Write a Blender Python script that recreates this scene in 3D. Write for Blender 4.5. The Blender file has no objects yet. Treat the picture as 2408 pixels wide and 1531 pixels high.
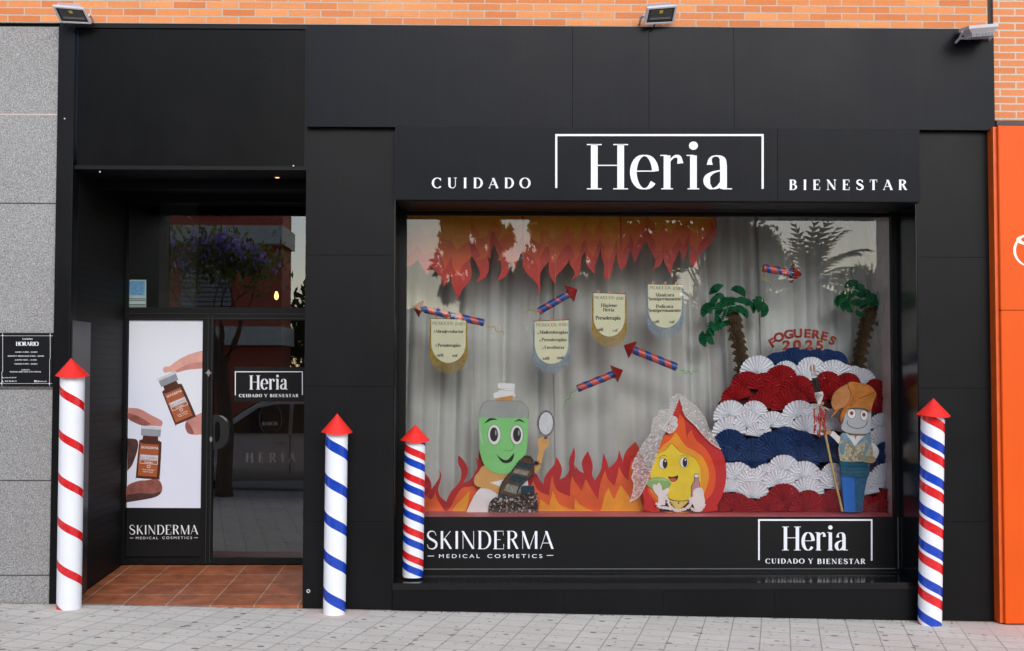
import bpy, bmesh, math, random
from mathutils import Vector, Matrix, Euler
from mathutils.geometry import delaunay_2d_cdt
random.seed(7)
R = math.radians
S = bpy.context.scene

# ------------------------------------------------------------------ camera
CAM = Vector((0.0, -8.98, 1.785))
FPX, PCX, PCY = 2784.0, 1204.0, 765.5
CROT = Matrix.Rotation(R(-1.0), 3, 'Z') @ Matrix.Rotation(R(90 + 2.3), 3, 'X') @ Matrix.Rotation(R(0.1), 3, 'Z')
cd = bpy.data.cameras.new('camera')
cam = bpy.data.objects.new('camera', cd)
S.collection.objects.link(cam)
cam.location = CAM
cam.rotation_euler = CROT.to_euler()
cd.sensor_width = 36
cd.lens = 36 * FPX / 2408
cd.clip_start = 0.05
cd.clip_end = 500
S.camera = cam

# ------------------------------------------------------------------ sky, sun, exposure
SUN_EL, SUN_AZ = 30, 169        # soft sun behind the camera, veiled by thin cloud
w = bpy.data.worlds.new('World')
S.world = w
w.use_nodes = True
nt = w.node_tree
bg = nt.nodes['Background']
sky = nt.nodes.new('ShaderNodeTexSky')
sky.sky_type = 'NISHITA'
sky.sun_disc = False
sky.sun_elevation = R(SUN_EL)
sky.sun_rotation = R(SUN_AZ)
sky.air_density = 1.0
sky.dust_density = 0.9
sky.ozone_density = 1.0
nt.links.new(sky.outputs[0], bg.inputs[0])
bg.inputs[1].default_value = 0.15
sl = bpy.data.lights.new('sun', 'SUN')
sl.energy = 1.3
sl.angle = R(34)
sl.color = (1, 0.985, 0.975)
so = bpy.data.objects.new('sun', sl)
S.collection.objects.link(so)
az = R(SUN_AZ)
sd = Vector((math.sin(az) * math.cos(R(SUN_EL)), math.cos(az) * math.cos(R(SUN_EL)), math.sin(R(SUN_EL))))
so.rotation_euler = sd.to_track_quat('Z', 'Y').to_euler()
S.view_settings.view_transform = 'Standard'
S.view_settings.look = 'None'
S.view_settings.gamma = 1
S.view_settings.use_curve_mapping = False
S.view_settings.exposure = 0.68

# ------------------------------------------------------------------ helpers
COL = S.collection


def W(x, y, Y):
    """point of the plane at depth Y whose place in the photograph is (x, y)"""
    d = CROT @ Vector(((x - PCX) / FPX, -(y - PCY) / FPX, -1))
    return CAM + d * ((Y - CAM.y) / d.y)


def lin(h):
    h = h.lstrip('#')
    o = []
    for i in (0, 2, 4):
        c = int(h[i:i + 2], 16) / 255
        o.append(c / 12.92 if c <= .04045 else ((c + .055) / 1.055) ** 2.4)
    return tuple(o)


MATS = {}


class NT:
    """small wrapper to write node trees"""

    def __init__(s, name):
        s.m = bpy.data.materials.new(name)
        s.m.use_nodes = True
        s.t = s.m.node_tree
        s.b = s.t.nodes['Principled BSDF']
        s.out = s.t.nodes['Material Output']

    def n(s, kind, **kw):
        nd = s.t.nodes.new('ShaderNode' + kind)
        for k, v in kw.items():
            if k.startswith('i_'):
                nd.inputs[k[2:].replace('_', ' ')].default_value = v
            else:
                setattr(nd, k, v)
        return nd

    def l(s, a, b):
        s.t.links.new(a, b)

    def ramp(s, src, stops):
        r = s.n('ValToRGB')
        e = r.color_ramp.elements
        while len(e) > len(stops):
            e.remove(e[-1])
        while len(e) < len(stops):
            e.new(1)
        for q, (p, c) in zip(e, stops):
            q.position = p
            q.color = (*c, 1) if len(c) == 3 else c
        s.l(src, r.inputs[0])
        return r.outputs[0]

    def mix(s, f, a, b, mode='MIX'):
        m = s.n('MixRGB', blend_type=mode)
        for sock, v in zip(m.inputs, (f, a, b)):
            if isinstance(v, (int, float)):
                sock.default_value = v
            elif isinstance(v, tuple):
                sock.default_value = (*v, 1)
            else:
                s.l(v, sock)
        return m.outputs[0]

    def bump(s, h, strength=.3, dist=.01):
        b = s.n('Bump')
        b.inputs['Strength'].default_value = strength
        b.inputs['Distance'].default_value = dist
        s.l(h, b.inputs['Height'])
        s.l(b.outputs[0], s.b.inputs['Normal'])

    def coords(s, kind='Object', scale=(1, 1, 1), rot=(0, 0, 0), loc=(0, 0, 0)):
        tc = s.n('TexCoord')
        mp = s.n('Mapping')
        mp.inputs['Scale'].default_value = scale
        mp.inputs['Rotation'].default_value = rot
        mp.inputs['Location'].default_value = loc
        s.l(tc.outputs[kind], mp.inputs[0])
        return mp.outputs[0]

    def noise(s, co, scale, detail=4, rough=.55):
        q = s.n('TexNoise')
        q.inputs['Scale'].default_value = scale
        q.inputs['Detail'].default_value = detail
        q.inputs['Roughness'].default_value = rough
        s.l(co, q.inputs['Vector'])
        return q.outputs[0]


def flat(name, c, rough=.6, spec=.5, metal=0, var=.12, scale=9, bump=0, bscale=60, coat=0):
    """plain procedural material: a base colour with gentle mottling"""
    if name in MATS:
        return MATS[name]
    if isinstance(c, str):
        c = lin(c)
    t = NT(name)
    co = t.coords()
    nz = t.noise(co, scale)
    a = tuple(min(1, v * (1 + var)) for v in c)
    b = tuple(v * (1 - var) for v in c)
    t.l(t.ramp(nz, [(.3, b), (.7, a)]), t.b.inputs['Base Color'])
    t.b.inputs['Roughness'].default_value = rough
    t.b.inputs['Specular IOR Level'].default_value = spec
    t.b.inputs['Metallic'].default_value = metal
    t.b.inputs['Coat Weight'].default_value = coat
    if bump:
        t.bump(t.noise(co, bscale), bump, .004)
    MATS[name] = t.m
    return t.m


def link(name, me, mat=None, parent=None):
    o = bpy.data.objects.new(name, me)
    COL.objects.link(o)
    if mat is not None and me is not None and not me.materials:
        me.materials.append(mat)
    if parent is not None:
        o.parent = parent
        if parent.type == 'EMPTY':
            o.matrix_parent_inverse = Matrix.Translation(parent.location).inverted()
    return o


def obj(name, bm, mat, parent=None, smooth=False):
    me = bpy.data.meshes.new(name)
    bm.normal_update()
    bm.to_mesh(me)
    bm.free()
    if smooth:
        for p in me.polygons:
            p.use_smooth = True
    return link(name, me, mat, parent)


def thing(name, label, cat, loc=(0, 0, 0), group=None):
    o = bpy.data.objects.new(name, None)
    COL.objects.link(o)
    o.location = loc
    o.empty_display_size = .1
    return tag(o, label, cat, group)


def tag(o, label, cat, group=None, kind='thing'):
    o['label'] = label
    o['category'] = cat
    o['kind'] = kind
    if group:
        o['group'] = group
    return o


def struct(o):
    o['kind'] = 'structure'
    return o


def BM():
    return bmesh.new()


def box(bm, x0, x1, y0, y1, z0, z1):
    v = [bm.verts.new(p) for p in ((x0, y0, z0), (x1, y0, z0), (x1, y1, z0), (x0, y1, z0),
                                   (x0, y0, z1), (x1, y0, z1), (x1, y1, z1), (x0, y1, z1))]
    for f in ((0, 1, 5, 4), (1, 2, 6, 5), (2, 3, 7, 6), (3, 0, 4, 7), (4, 5, 6, 7), (3, 2, 1, 0)):
        bm.faces.new([v[i] for i in f])
    return v


def bevelled(bm, w=.004, seg=2):
    bmesh.ops.bevel(bm, geom=bm.edges[:], offset=w, segments=seg, affect='EDGES', profile=.6)
    return bm


def frame_of(d):
    d = d.normalized()
    u = Vector((0, 0, 1)) if abs(d.z) < .9 else Vector((1, 0, 0))
    a = d.cross(u).normalized()
    return a, d.cross(a).normalized()


def tube(bm, pts, rad, n=10, cap=True):
    pts = [Vector(p) for p in pts]
    rr = rad if isinstance(rad, (list, tuple)) else [rad] * len(pts)
    rings = []
    for i, p in enumerate(pts):
        d = pts[min(i + 1, len(pts) - 1)] - pts[max(i - 1, 0)]
        a, b = frame_of(d)
        rings.append([bm.verts.new(p + (a * math.cos(t) + b * math.sin(t)) * rr[i])
                      for t in (2 * math.pi * k / n for k in range(n))])
    for r0, r1 in zip(rings, rings[1:]):
        for k in range(n):
            bm.faces.new((r0[k], r0[(k + 1) % n], r1[(k + 1) % n], r1[k]))
    if cap:
        for rg in (rings[0][::-1], rings[-1]):
            bm.faces.new([bm.verts.new(v.co) for v in rg])
    return bm


# photograph crops used while measuring: origin and scale in the photograph's frame
CR = {'D0': (0, 0, 1), 'A': (911.2, 458.6, .27643), 'B': (1352.1, 458.6, .2765), 'C': (1616.7, 470.3, .26885),
      'D': (911.2, 852.4, .24963), 'E': (1352.1, 852.4, .2496), 'F': (1646.1, 793.7, .28801),
      'G': (264.5, 705.5, .42257), 'I': (0, 764.3, .09984), 'S4': (911.2, 264.6, .2808), 'S5': (1528.5, 264.6, .2808),
      'S7': (881.8, 1175.8, .3662), 'S8': (1704.9, 1117, .29199), 'K': (2322.2, 499.7, .11521)}


def at(c, p, Y):
    o = CR[c]
    return W(o[0] + p[0] * o[2], o[1] + p[1] * o[2], Y)


def catmull(pts, closed=True, sub=5, corner=()):
    n = len(pts)
    out = []
    last = n if closed else n - 1
    for i in range(last):
        p1, p2 = pts[i], pts[(i + 1) % n]
        p0 = pts[(i - 1) % n] if (closed or i > 0) else p1
        p3 = pts[(i + 2) % n] if (closed or i + 2 < n) else p2
        if i in corner:
            p0 = p1
        if (i + 1) % n in corner:
            p3 = p2
        for k in range(sub):
            t = k / sub
            q = []
            for a in range(2):
                q.append(.5 * (2 * p1[a] + (p2[a] - p0[a]) * t + (2 * p0[a] - 5 * p1[a] + 4 * p2[a] - p3[a]) * t * t
                               + (3 * p1[a] - p0[a] - 3 * p2[a] + p3[a]) * t ** 3))
            out.append(tuple(q))
    if not closed:
        out.append(tuple(pts[-1]))
    return out


def sharp(pts, ang=75):
    """indices of the outline's sharp corners"""
    n = len(pts)
    s = []
    for i in range(n):
        a = Vector((pts[i][0] - pts[i - 1][0], pts[i][1] - pts[i - 1][1]))
        b = Vector((pts[(i + 1) % n][0] - pts[i][0], pts[(i + 1) % n][1] - pts[i][1]))
        if a.length > 1e-6 and b.length > 1e-6 and math.degrees(a.angle(b)) > ang:
            s.append(i)
    return s


def ell(cx, cy, rx, ry, n=32, rot=0):
    c, s = math.cos(R(rot)), math.sin(R(rot))
    return [(cx + rx * math.cos(t) * c - ry * math.sin(t) * s, cy + rx * math.cos(t) * s + ry * math.sin(t) * c)
            for t in (2 * math.pi * k / n for k in range(n))]


def slab(bm, pts3, back):
    """closed outline of world points on a plane facing the street, given thickness back along +Y"""
    n = len(pts3)
    y0 = pts3[0].y
    res = delaunay_2d_cdt([Vector((p.x, p.z)) for p in pts3], [], [list(range(n))], 1, 1e-6)
    vs, fs = res[0], res[2]
    front = [bm.verts.new((v.x, y0, v.y)) for v in vs]
    rear = [bm.verts.new((v.x, y0 + back, v.y)) for v in vs]
    count = {}
    for f in fs:
        try:
            bm.faces.new([front[i] for i in f])
            bm.faces.new([rear[i] for i in reversed(f)])
        except ValueError:
            continue
        for i, j in zip(f, f[1:] + f[:1]):
            k = (min(i, j), max(i, j))
            count[k] = count.get(k, 0) + 1
    for (i, j), c in count.items():
        if c == 1:
            bm.faces.new((front[i], rear[i], rear[j], front[j]))


def shape(bm, c, pts, Y, th=.004, smooth=True, sub=5, ang=75):
    if smooth:
        pts = catmull(pts, True, sub, sharp(pts, ang))
    slab(bm, [at(c, p, Y) for p in pts], th)
    return bm


def cut(name, c, pts, Y, th, mat, parent=None, smooth=True, sub=5, ang=75):
    bm = BM()
    shape(bm, c, pts, Y, th, smooth, sub, ang)
    bmesh.ops.recalc_face_normals(bm, faces=bm.faces)
    return obj(name, bm, mat, parent)


def cuts(name, c, lists, Y, th, mat, parent=None, smooth=True, sub=5):
    bm = BM()
    for i, p in enumerate(lists):
        shape(bm, c, p, Y - i * .00012, th, smooth, sub)
    bmesh.ops.recalc_face_normals(bm, faces=bm.faces)
    return obj(name, bm, mat, parent)


def wire(name, c, pts, Y, r, mat, parent=None, smooth=True, n=6):
    if smooth:
        pts = catmull(pts, False, 5)
    bm = BM()
    tube(bm, [at(c, p, Y) for p in pts], r, n)
    return obj(name, bm, mat, parent, True)


# ------------------------------------------------------------------ lettering: pen-drawn glyphs and the built-in font
def arc(cx, cy, rx, ry, a0, a1, n=14):
    return [(cx + rx * math.cos(R(a0 + (a1 - a0) * k / n)), cy + ry * math.sin(R(a0 + (a1 - a0) * k / n))) for k in range(n + 1)]


def sp(*p):
    return catmull(list(p), False, 5)


XH = .66


def glyph(ch, P):
    """(advance width, strokes); a stroke is (points, pen) with pen T thick, t thin, V thick when upright, s serif, S swelling"""
    x = P['xh']
    sf = .11

    def foot(px, py, d=sf):
        return ([(px - d, py), (px + d, py)], 's')
    k = {
        'O': (.84, [(arc(.42, .5, .36, .5, 0, 360, 30), 'V')]),
        'Q': (.84, [(arc(.42, .5, .36, .5, 0, 360, 30), 'V'), ([(.45, .1), (.7, -.15)], 'T')]),
        'C': (.76, [(arc(.42, .5, .36, .5, 48, 318, 24), 'V'), ([(.68, .7), (.68, .98)], 's'), ]),
        'G': (.8, [(arc(.42, .5, .36, .5, 48, 318, 24), 'V'), ([(.68, .7), (.68, .98)], 's'), ([(.67, .02), (.67, .42)], 'T')]),
        'U': (.8, [([(.17, 1), (.17, .32)] + arc(.41, .3, .24, .3, 180, 300, 8), 'V'), (arc(.41, .3, .24, .3, 300, 360, 4) + [(.65, .32), (.65, 1)], 't'), foot(.17, 1), foot(.65, 1)]),
        'I': (.34, [([(.17, 0), (.17, 1)], 'T'), foot(.17, 0), foot(.17, 1)]),
        'D': (.8, [([(.17, 0), (.17, 1)], 'T'), ([(.06, 1), (.34, 1)] + arc(.34, .5, .36, .5, 90, -90, 16) + [(.06, 0)], 'V')]),
        'A': (.78, [([(.06, 0), (.37, 1)], 't'), ([(.36, 1), (.69, 0)], 'T'), ([(.16, .33), (.56, .33)], 't'), foot(.07, 0, .08), foot(.68, 0)]),
        'B': (.7, [([(.17, 0), (.17, 1)], 'T'), ([(.06, 1), (.3, 1)] + arc(.3, .77, .22, .23, 90, -90, 10) + [(.17, .54)], 'V'), ([(.17, .54), (.32, .54)] + arc(.32, .27, .27, .27, 90, -90, 10) + [(.06, 0)], 'V')]),
        'E': (.68, [([(.17, 0), (.17, 1)], 'T'), ([(.06, 1), (.58, 1), (.58, .76)], 't'), ([(.17, .52), (.44, .52)], 't'), ([(.44, .4), (.44, .64)], 's'), ([(.06, 0), (.6, 0), (.6, .27)], 't')]),
        'F': (.62, [([(.17, 0), (.17, 1)], 'T'), ([(.06, 1), (.56, 1), (.56, .76)], 't'), ([(.17, .52), (.44, .52)], 't'), foot(.17, 0)]),
        'N': (.84, [([(.14, 0), (.14, 1)], 't'), ([(.12, 1), (.68, 0)], 'T'), ([(.7, 0), (.7, 1)], 't'), foot(.14, 0), foot(.7, 1), ([(.04, 1), (.16, 1)], 's')]),
        'S': (.66, [(sp((.54, .76), (.46, .94), (.32, 1), (.16, .93), (.11, .76), (.2, .6), (.42, .46), (.55, .32), (.54, .13), (.42, .02), (.28, 0), (.14, .07), (.08, .25)), 'S'), ([(.55, .74), (.55, .98)], 's'), ([(.08, .02), (.08, .26)], 's')]),
        'T': (.68, [([(.34, 0), (.34, 1)], 'T'), ([(.06, .76), (.06, 1), (.62, 1), (.62, .76)], 't'), foot(.34, 0)]),
        'R': (.76, [([(.17, 0), (.17, 1)], 'T'), ([(.06, 1), (.32, 1)] + arc(.32, .77, .23, .23, 90, -90, 10) + [(.17, .54)], 'V'), ([(.36, .54), (.62, 0)], 'T'), foot(.17, 0), ([(.56, 0), (.74, 0)], 's')]),
        'P': (.66, [([(.17, 0), (.17, 1)], 'T'), ([(.06, 1), (.32, 1)] + arc(.32, .74, .25, .26, 90, -90, 10) + [(.17, .48)], 'V'), foot(.17, 0)]),
        'H': (.84, [([(.17, 0), (.17, 1)], 'T'), ([(.67, 0), (.67, 1)], 'T'), ([(.17, .53), (.67, .53)], 't'), foot(.17, 0, .14), foot(.67, 0, .14), foot(.17, 1, .14), foot(.67, 1, .14)]),
        'M': (.98, [([(.12, 0), (.12, 1)], 't'), ([(.13, 1), (.46, 0)], 'T'), ([(.46, 0), (.8, 1)], 't'), ([(.83, 0), (.83, 1)], 'T'), foot(.12, 0), foot(.83, 0), foot(.1, 1, .08), foot(.85, 1, .08)]),
        'K': (.76, [([(.17, 0), (.17, 1)], 'T'), ([(.17, .4), (.62, 1)], 't'), ([(.3, .58), (.64, 0)], 'T'), foot(.17, 0), foot(.17, 1)]),
        'Y': (.74, [([(.06, 1), (.37, .46)], 'T'), ([(.68, 1), (.37, .46)], 't'), ([(.37, 0), (.37, .47)], 'T'), foot(.37, 0), foot(.08, 1), foot(.66, 1)]),
        'J': (.5, [([(.3, 1), (.3, .2)] + arc(.16, .2, .14, .2, 0, -140, 6), 'V'), foot(.3, 1)]),
        'L': (.62, [([(.17, 0), (.17, 1)], 'T'), ([(.06, 0), (.56, 0), (.56, .26)], 't'), foot(.17, 1)]),
        'V': (.74, [([(.06, 1), (.37, 0)], 'T'), ([(.68, 1), (.37, 0)], 't'), foot(.08, 1), foot(.66, 1)]),
        'o': (.56, [(arc(.28, x / 2, .21, x / 2, 0, 360, 24), 'V')]),
        'c': (.5, [(arc(.28, x / 2, .21, x / 2, 50, 315, 20), 'V')]),
        'e': (.54, [([(.07, x * .53), (.47, x * .53)], 't'), (arc(.28, x / 2, .21, x / 2, 3, 322, 26), 'V')]),
        'a': (.58, [([(.4, 0), (.4, x * .7)], 'T'), (sp((.4, x * .64), (.385, x * .86), (.33, x * .96), (.26, x * .99)), 'V'), (sp((.26, x * .99), (.19, x * .96), (.145, x * .87), (.14, x * .72)), 'E'), (sp((.4, x * .56), (.22, x * .5), (.1, x * .36), (.09, x * .16), (.18, x * .01), (.3, x * .06), (.4, x * .22)), 'V'), ([(.38, 0), (.56, 0)], 's')]),
        'r': (.5, [([(.17, 0), (.17, x)], 'T'), (sp((.18, x * .6), (.23, x * .84), (.32, x * .97), (.40, x * .94), (.42, x * .76)), 'E'), foot(.17, 0), ([(.04, x), (.17, x)], 's')]),
        'i': (.34, [([(.17, 0), (.17, x)], 'T'), (arc(.17, x + .22, .045, .045, 0, 360, 12), 'B'), foot(.17, 0), ([(.04, x), (.17, x)], 's')]),
        'n': (.62, [([(.15, 0), (.15, x)], 'T'), ([(.15, x * .65)] + arc(.31, x * .66, .16, x * .34, 170, 0, 10) + [(.47, 0)], 'V'), foot(.15, 0), foot(.47, 0), ([(.03, x), (.15, x)], 's')]),
        'm': (.9, [([(.15, 0), (.15, x)], 'T'), ([(.15, x * .65)] + arc(.3, x * .66, .15, x * .34, 170, 0, 8) + [(.45, 0)], 'V'), ([(.45, x * .65)] + arc(.6, x * .66, .15, x * .34, 170, 0, 8) + [(.75, 0)], 'V'), foot(.15, 0), foot(.45, 0), foot(.75, 0)]),
        'u': (.62, [([(.15, x), (.15, x * .3)] + arc(.3, x * .3, .15, x * .3, 180, 340, 8), 'V'), ([(.46, 0), (.46, x)], 'T'), ([(.04, x), (.15, x)], 's'), ([(.36, x), (.46, x)], 's')]),
        's': (.48, [(sp((.38, x * .78), (.3, x * .98), (.18, x * .96), (.11, x * .78), (.2, x * .58), (.34, x * .42), (.39, x * .22), (.3, x * .02), (.16, x * .02), (.08, x * .24)), 'S')]),
        't': (.4, [([(.19, x * 1.35), (.19, x * .15)] + arc(.27, x * .15, .08, x * .15, 180, 300, 5), 'V'), ([(.05, x), (.35, x)], 't')]),
        'l': (.32, [([(.16, 0), (.16, 1.04)], 'T'), foot(.16, 0)]),
        'd': (.6, [([(.44, 0), (.44, 1.04)], 'T'), (arc(.27, x / 2, .19, x / 2, 20, 340, 20), 'V'), ([(.44, 0), (.56, 0)], 's')]),
        'p': (.6, [([(.15, -.3), (.15, x)], 'T'), (arc(.32, x / 2, .19, x / 2, -160, 160, 20), 'V'), foot(.15, -.3)]),
        'g': (.58, [(arc(.26, x * .62, .17, x * .37, 0, 360, 20), 'V'), (sp((.14, x * .25), (.1, x * .08), (.3, 0), (.46, -.08), (.44, -.22), (.26, -.28), (.1, -.2)), 'V')]),
        'j': (.3, [([(.17, x), (.17, -.15), (.05, -.28)], 'V'), (arc(.17, x + .22, .04, .04, 0, 360, 10), 'B')]),
        'v': (.54, [([(.06, x), (.27, 0)], 'T'), ([(.48, x), (.27, 0)], 't')]),
        '+': (.5, [([(.25, .25), (.25, .6)], 't'), ([(.08, .43), (.42, .43)], 't')]),
        '0': (.62, [(arc(.3, .37, .22, .37, 0, 360, 24), 'V')]),
        '9': (.6, [(arc(.29, .5, .19, .24, 0, 360, 20), 'V'), (sp((.48, .5), (.44, .2), (.3, .02), (.14, .02)), 'V')]),
        '6': (.6, [(arc(.29, .24, .19, .24, 0, 360, 20), 'V'), (sp((.1, .24), (.14, .54), (.28, .72), (.44, .72)), 'V')]),
        '5': (.58, [(sp((.14, .4), (.3, .46), (.44, .34), (.44, .12), (.28, 0), (.1, .06)), 'V'), ([(.14, .4), (.17, .74), (.44, .74)], 't')]),
        '7': (.54, [([(.06, .56), (.06, .74), (.48, .74)], 't'), ([(.48, .74), (.22, 0)], 'T')]),
        '2': (.58, [(sp((.1, .56), (.18, .73), (.36, .72), (.44, .54), (.34, .34), (.08, .02)), 'V'), ([(.08, .02), (.48, .02)], 't')]),
        '3': (.56, [(sp((.1, .64), (.26, .75), (.42, .6), (.36, .44), (.22, .4)), 'V'), (sp((.22, .4), (.42, .34), (.45, .14), (.28, 0), (.08, .1)), 'V')]),
        '4': (.58, [([(.4, 0), (.4, .74)], 'T'), ([(.4, .74), (.06, .22), (.52, .22)], 't')]),
        'l1': (.3, []), ' ': (P.get('space', .38), []), '-': (.5, [([(.08, .42), (.42, .42)], 't')]),
        '1': (.44, [([(.24, 0), (.24, .74)], 'T'), ([(.08, .6), (.24, .74)], 't')]),
    }
    k['€'] = (.62, [(arc(.34, .5, .26, .48, 50, 310, 20), 'V'), ([(.02, .56), (.42, .56)], 't'), ([(.02, .42), (.4, .42)], 't')])
    return k[ch]


def pen_text(bm, txt, c, x0, x1, ytop, ybase, Y, thick=.2, thin=.04, serif=True, track=.0, xh=XH, raise_=.0008, only=None):
    """write txt between x0 and x1 of crop c, capitals from ytop down to ybase"""
    P = {'xh': xh}
    pos, adv = [], 0
    for ch in txt:
        g = glyph(ch, P)
        pos.append((adv, g))
        adv += g[0] + track
    adv -= track
    left = min((min(p[0] for p in s[0]) for s in pos[0][1][1]), default=0) - thick / 2
    sc = (x1 - x0) / (adv - .06)
    h = ybase - ytop
    yb = ybase[0] if isinstance(ybase, tuple) else ybase
    k = 0
    hx = sc / h  # stroke widths are given in units of cap height
    for li, (ax, (gw, strokes)) in enumerate(pos):
        if only is not None and li != only:
            continue
        for pts, pen in strokes:
            if pen == 's' and not serif:
                continue
            n = len(pts)
            L, Rr = [], []
            for i, p in enumerate(pts):
                a, b = pts[max(i - 1, 0)], pts[min(i + 1, n - 1)]
                dx, dy = (b[0] - a[0]) * hx, b[1] - a[1]
                if n > 2 and pts[0] == pts[-1] and i in (0, n - 1):
                    a, b = pts[-2], pts[1]
                    dx, dy = (b[0] - a[0]) * hx, b[1] - a[1]
                ln = math.hypot(dx, dy) or 1
                wv = {'T': thick, 't': thin, 's': thin, 'B': thick * .66}.get(pen)
                if wv is None:
                    if pen == 'E':
                        wv = thin + (thick * .92 - thin) * (i / (n - 1)) ** 2
                    elif pen == 'S':
                        wv = thin + (thick - thin) * math.sin(math.pi * i / (n - 1)) ** 2.2
                    else:
                        wv = thin + (thick - thin) * (abs(dy) / ln) ** 1.6
                wv *= .5
                nx, ny = -dy / ln, dx / ln
                if pen == 'T' and abs(dx) > .15 * abs(dy) and n == 2:
                    nx, ny, wv = (1 if ny * 0 == 0 else 1), 0, wv  # slanted thick stems end level
                px = x0 + (ax + p[0] - .03) * sc
                py = yb - p[1] * h
                L.append((px + nx * wv * h, py - ny * wv * h))
                Rr.append((px - nx * wv * h, py + ny * wv * h))
            k += 1
            d = Y - (k % 5) * .00012
            A = [bm.verts.new(at(c, q, d)) for q in L]
            B = [bm.verts.new(at(c, q, d)) for q in Rr]
            off = Vector((0, raise_ + .0008, 0))
            A2 = [bm.verts.new(v.co + off) for v in A]
            B2 = [bm.verts.new(v.co + off) for v in B]
            for i in range(n - 1):
                bm.faces.new((A[i], A[i + 1], B[i + 1], B[i]))
                bm.faces.new((A2[i], A2[i + 1], A[i + 1], A[i]))
                bm.faces.new((B[i], B[i + 1], B2[i + 1], B2[i]))
            bm.faces.new((A[0], B[0], B2[0], A2[0]))
            bm.faces.new((A[-1], A2[-1], B2[-1], B[-1]))
    return bm


def pen_obj(name, rows, mat, parent, Y, c, split=False, **kw):
    """lettering; with split every letter is a part of its own"""
    if len(rows) > 1 and not split:
        return [pen_obj(name, [r], mat, parent, Y, c, **kw) for r in rows]
    bm = BM()
    for r in rows:
        k = {**kw, **(r[5] if len(r) > 5 else {})}
        if not split:
            pen_text(bm, r[0], c, r[1], r[2], r[3], r[4], Y, **k)
            continue
        for i in range(len(r[0])):
            one = BM()
            pen_text(one, r[0], c, r[1], r[2], r[3], r[4], Y, only=i, **k)
            bmesh.ops.recalc_face_normals(one, faces=one.faces)
            obj('letter', one, mat, parent)
    if split:
        bm.free()
        return None
    bmesh.ops.recalc_face_normals(bm, faces=bm.faces)
    return obj(name, bm, mat, parent)


def sans_rows(name, rows, mat, parent, Y, c, space=1.0, bold=0.0):
    """lines in the built-in font, each fitted to its own box (text, x0, x1, ytop, ybase)"""
    if len(rows) > 1:
        return [sans_rows(name, [r], mat, parent, Y, c, space, bold) for r in rows]
    bm = BM()
    for i, r in enumerate(rows):
        cu = bpy.data.curves.new('line', 'FONT')
        cu.body = r[0]
        cu.space_character = r[5] if len(r) > 5 else space
        cu.offset = bold
        o = bpy.data.objects.new('line', cu)
        COL.objects.link(o)
        dg = bpy.context.evaluated_depsgraph_get()
        me = bpy.data.meshes.new_from_object(o.evaluated_get(dg))
        xs = [v.co.x for v in me.vertices]
        lo, hi = min(xs), max(xs)
        cap = .729 * 1.0
        b2 = bmesh.new()
        b2.from_mesh(me)
        for v in b2.verts:
            u = (v.co.x - lo) / (hi - lo)
            v.co = at(c, (r[1] + (r[2] - r[1]) * u, r[4] - (r[4] - r[3]) * v.co.y / cap), Y)
        t = bpy.data.meshes.new('t')
        b2.to_mesh(t)
        b2.free()
        bm.from_mesh(t)
        bpy.data.objects.remove(o)
        bpy.data.curves.remove(cu)
        bpy.data.meshes.remove(t)
        bpy.data.meshes.remove(me)
    bmesh.ops.recalc_face_normals(bm, faces=bm.faces)
    return obj(name, bm, mat, parent)


def bar_parts(name, c, rects, Y, mat, parent):
    for r in rects:
        obj(name, bars(BM(), c, [r], Y, .001), mat, parent)


def bars(bm, c, rects, Y, th=.002):
    for i, (xa, ya, xb, yb) in enumerate(rects):
        slab(bm, [at(c, p, Y - i * .00012) for p in ((xa, ya), (xb, ya), (xb, yb), (xa, yb))], th)
    return bm

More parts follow.
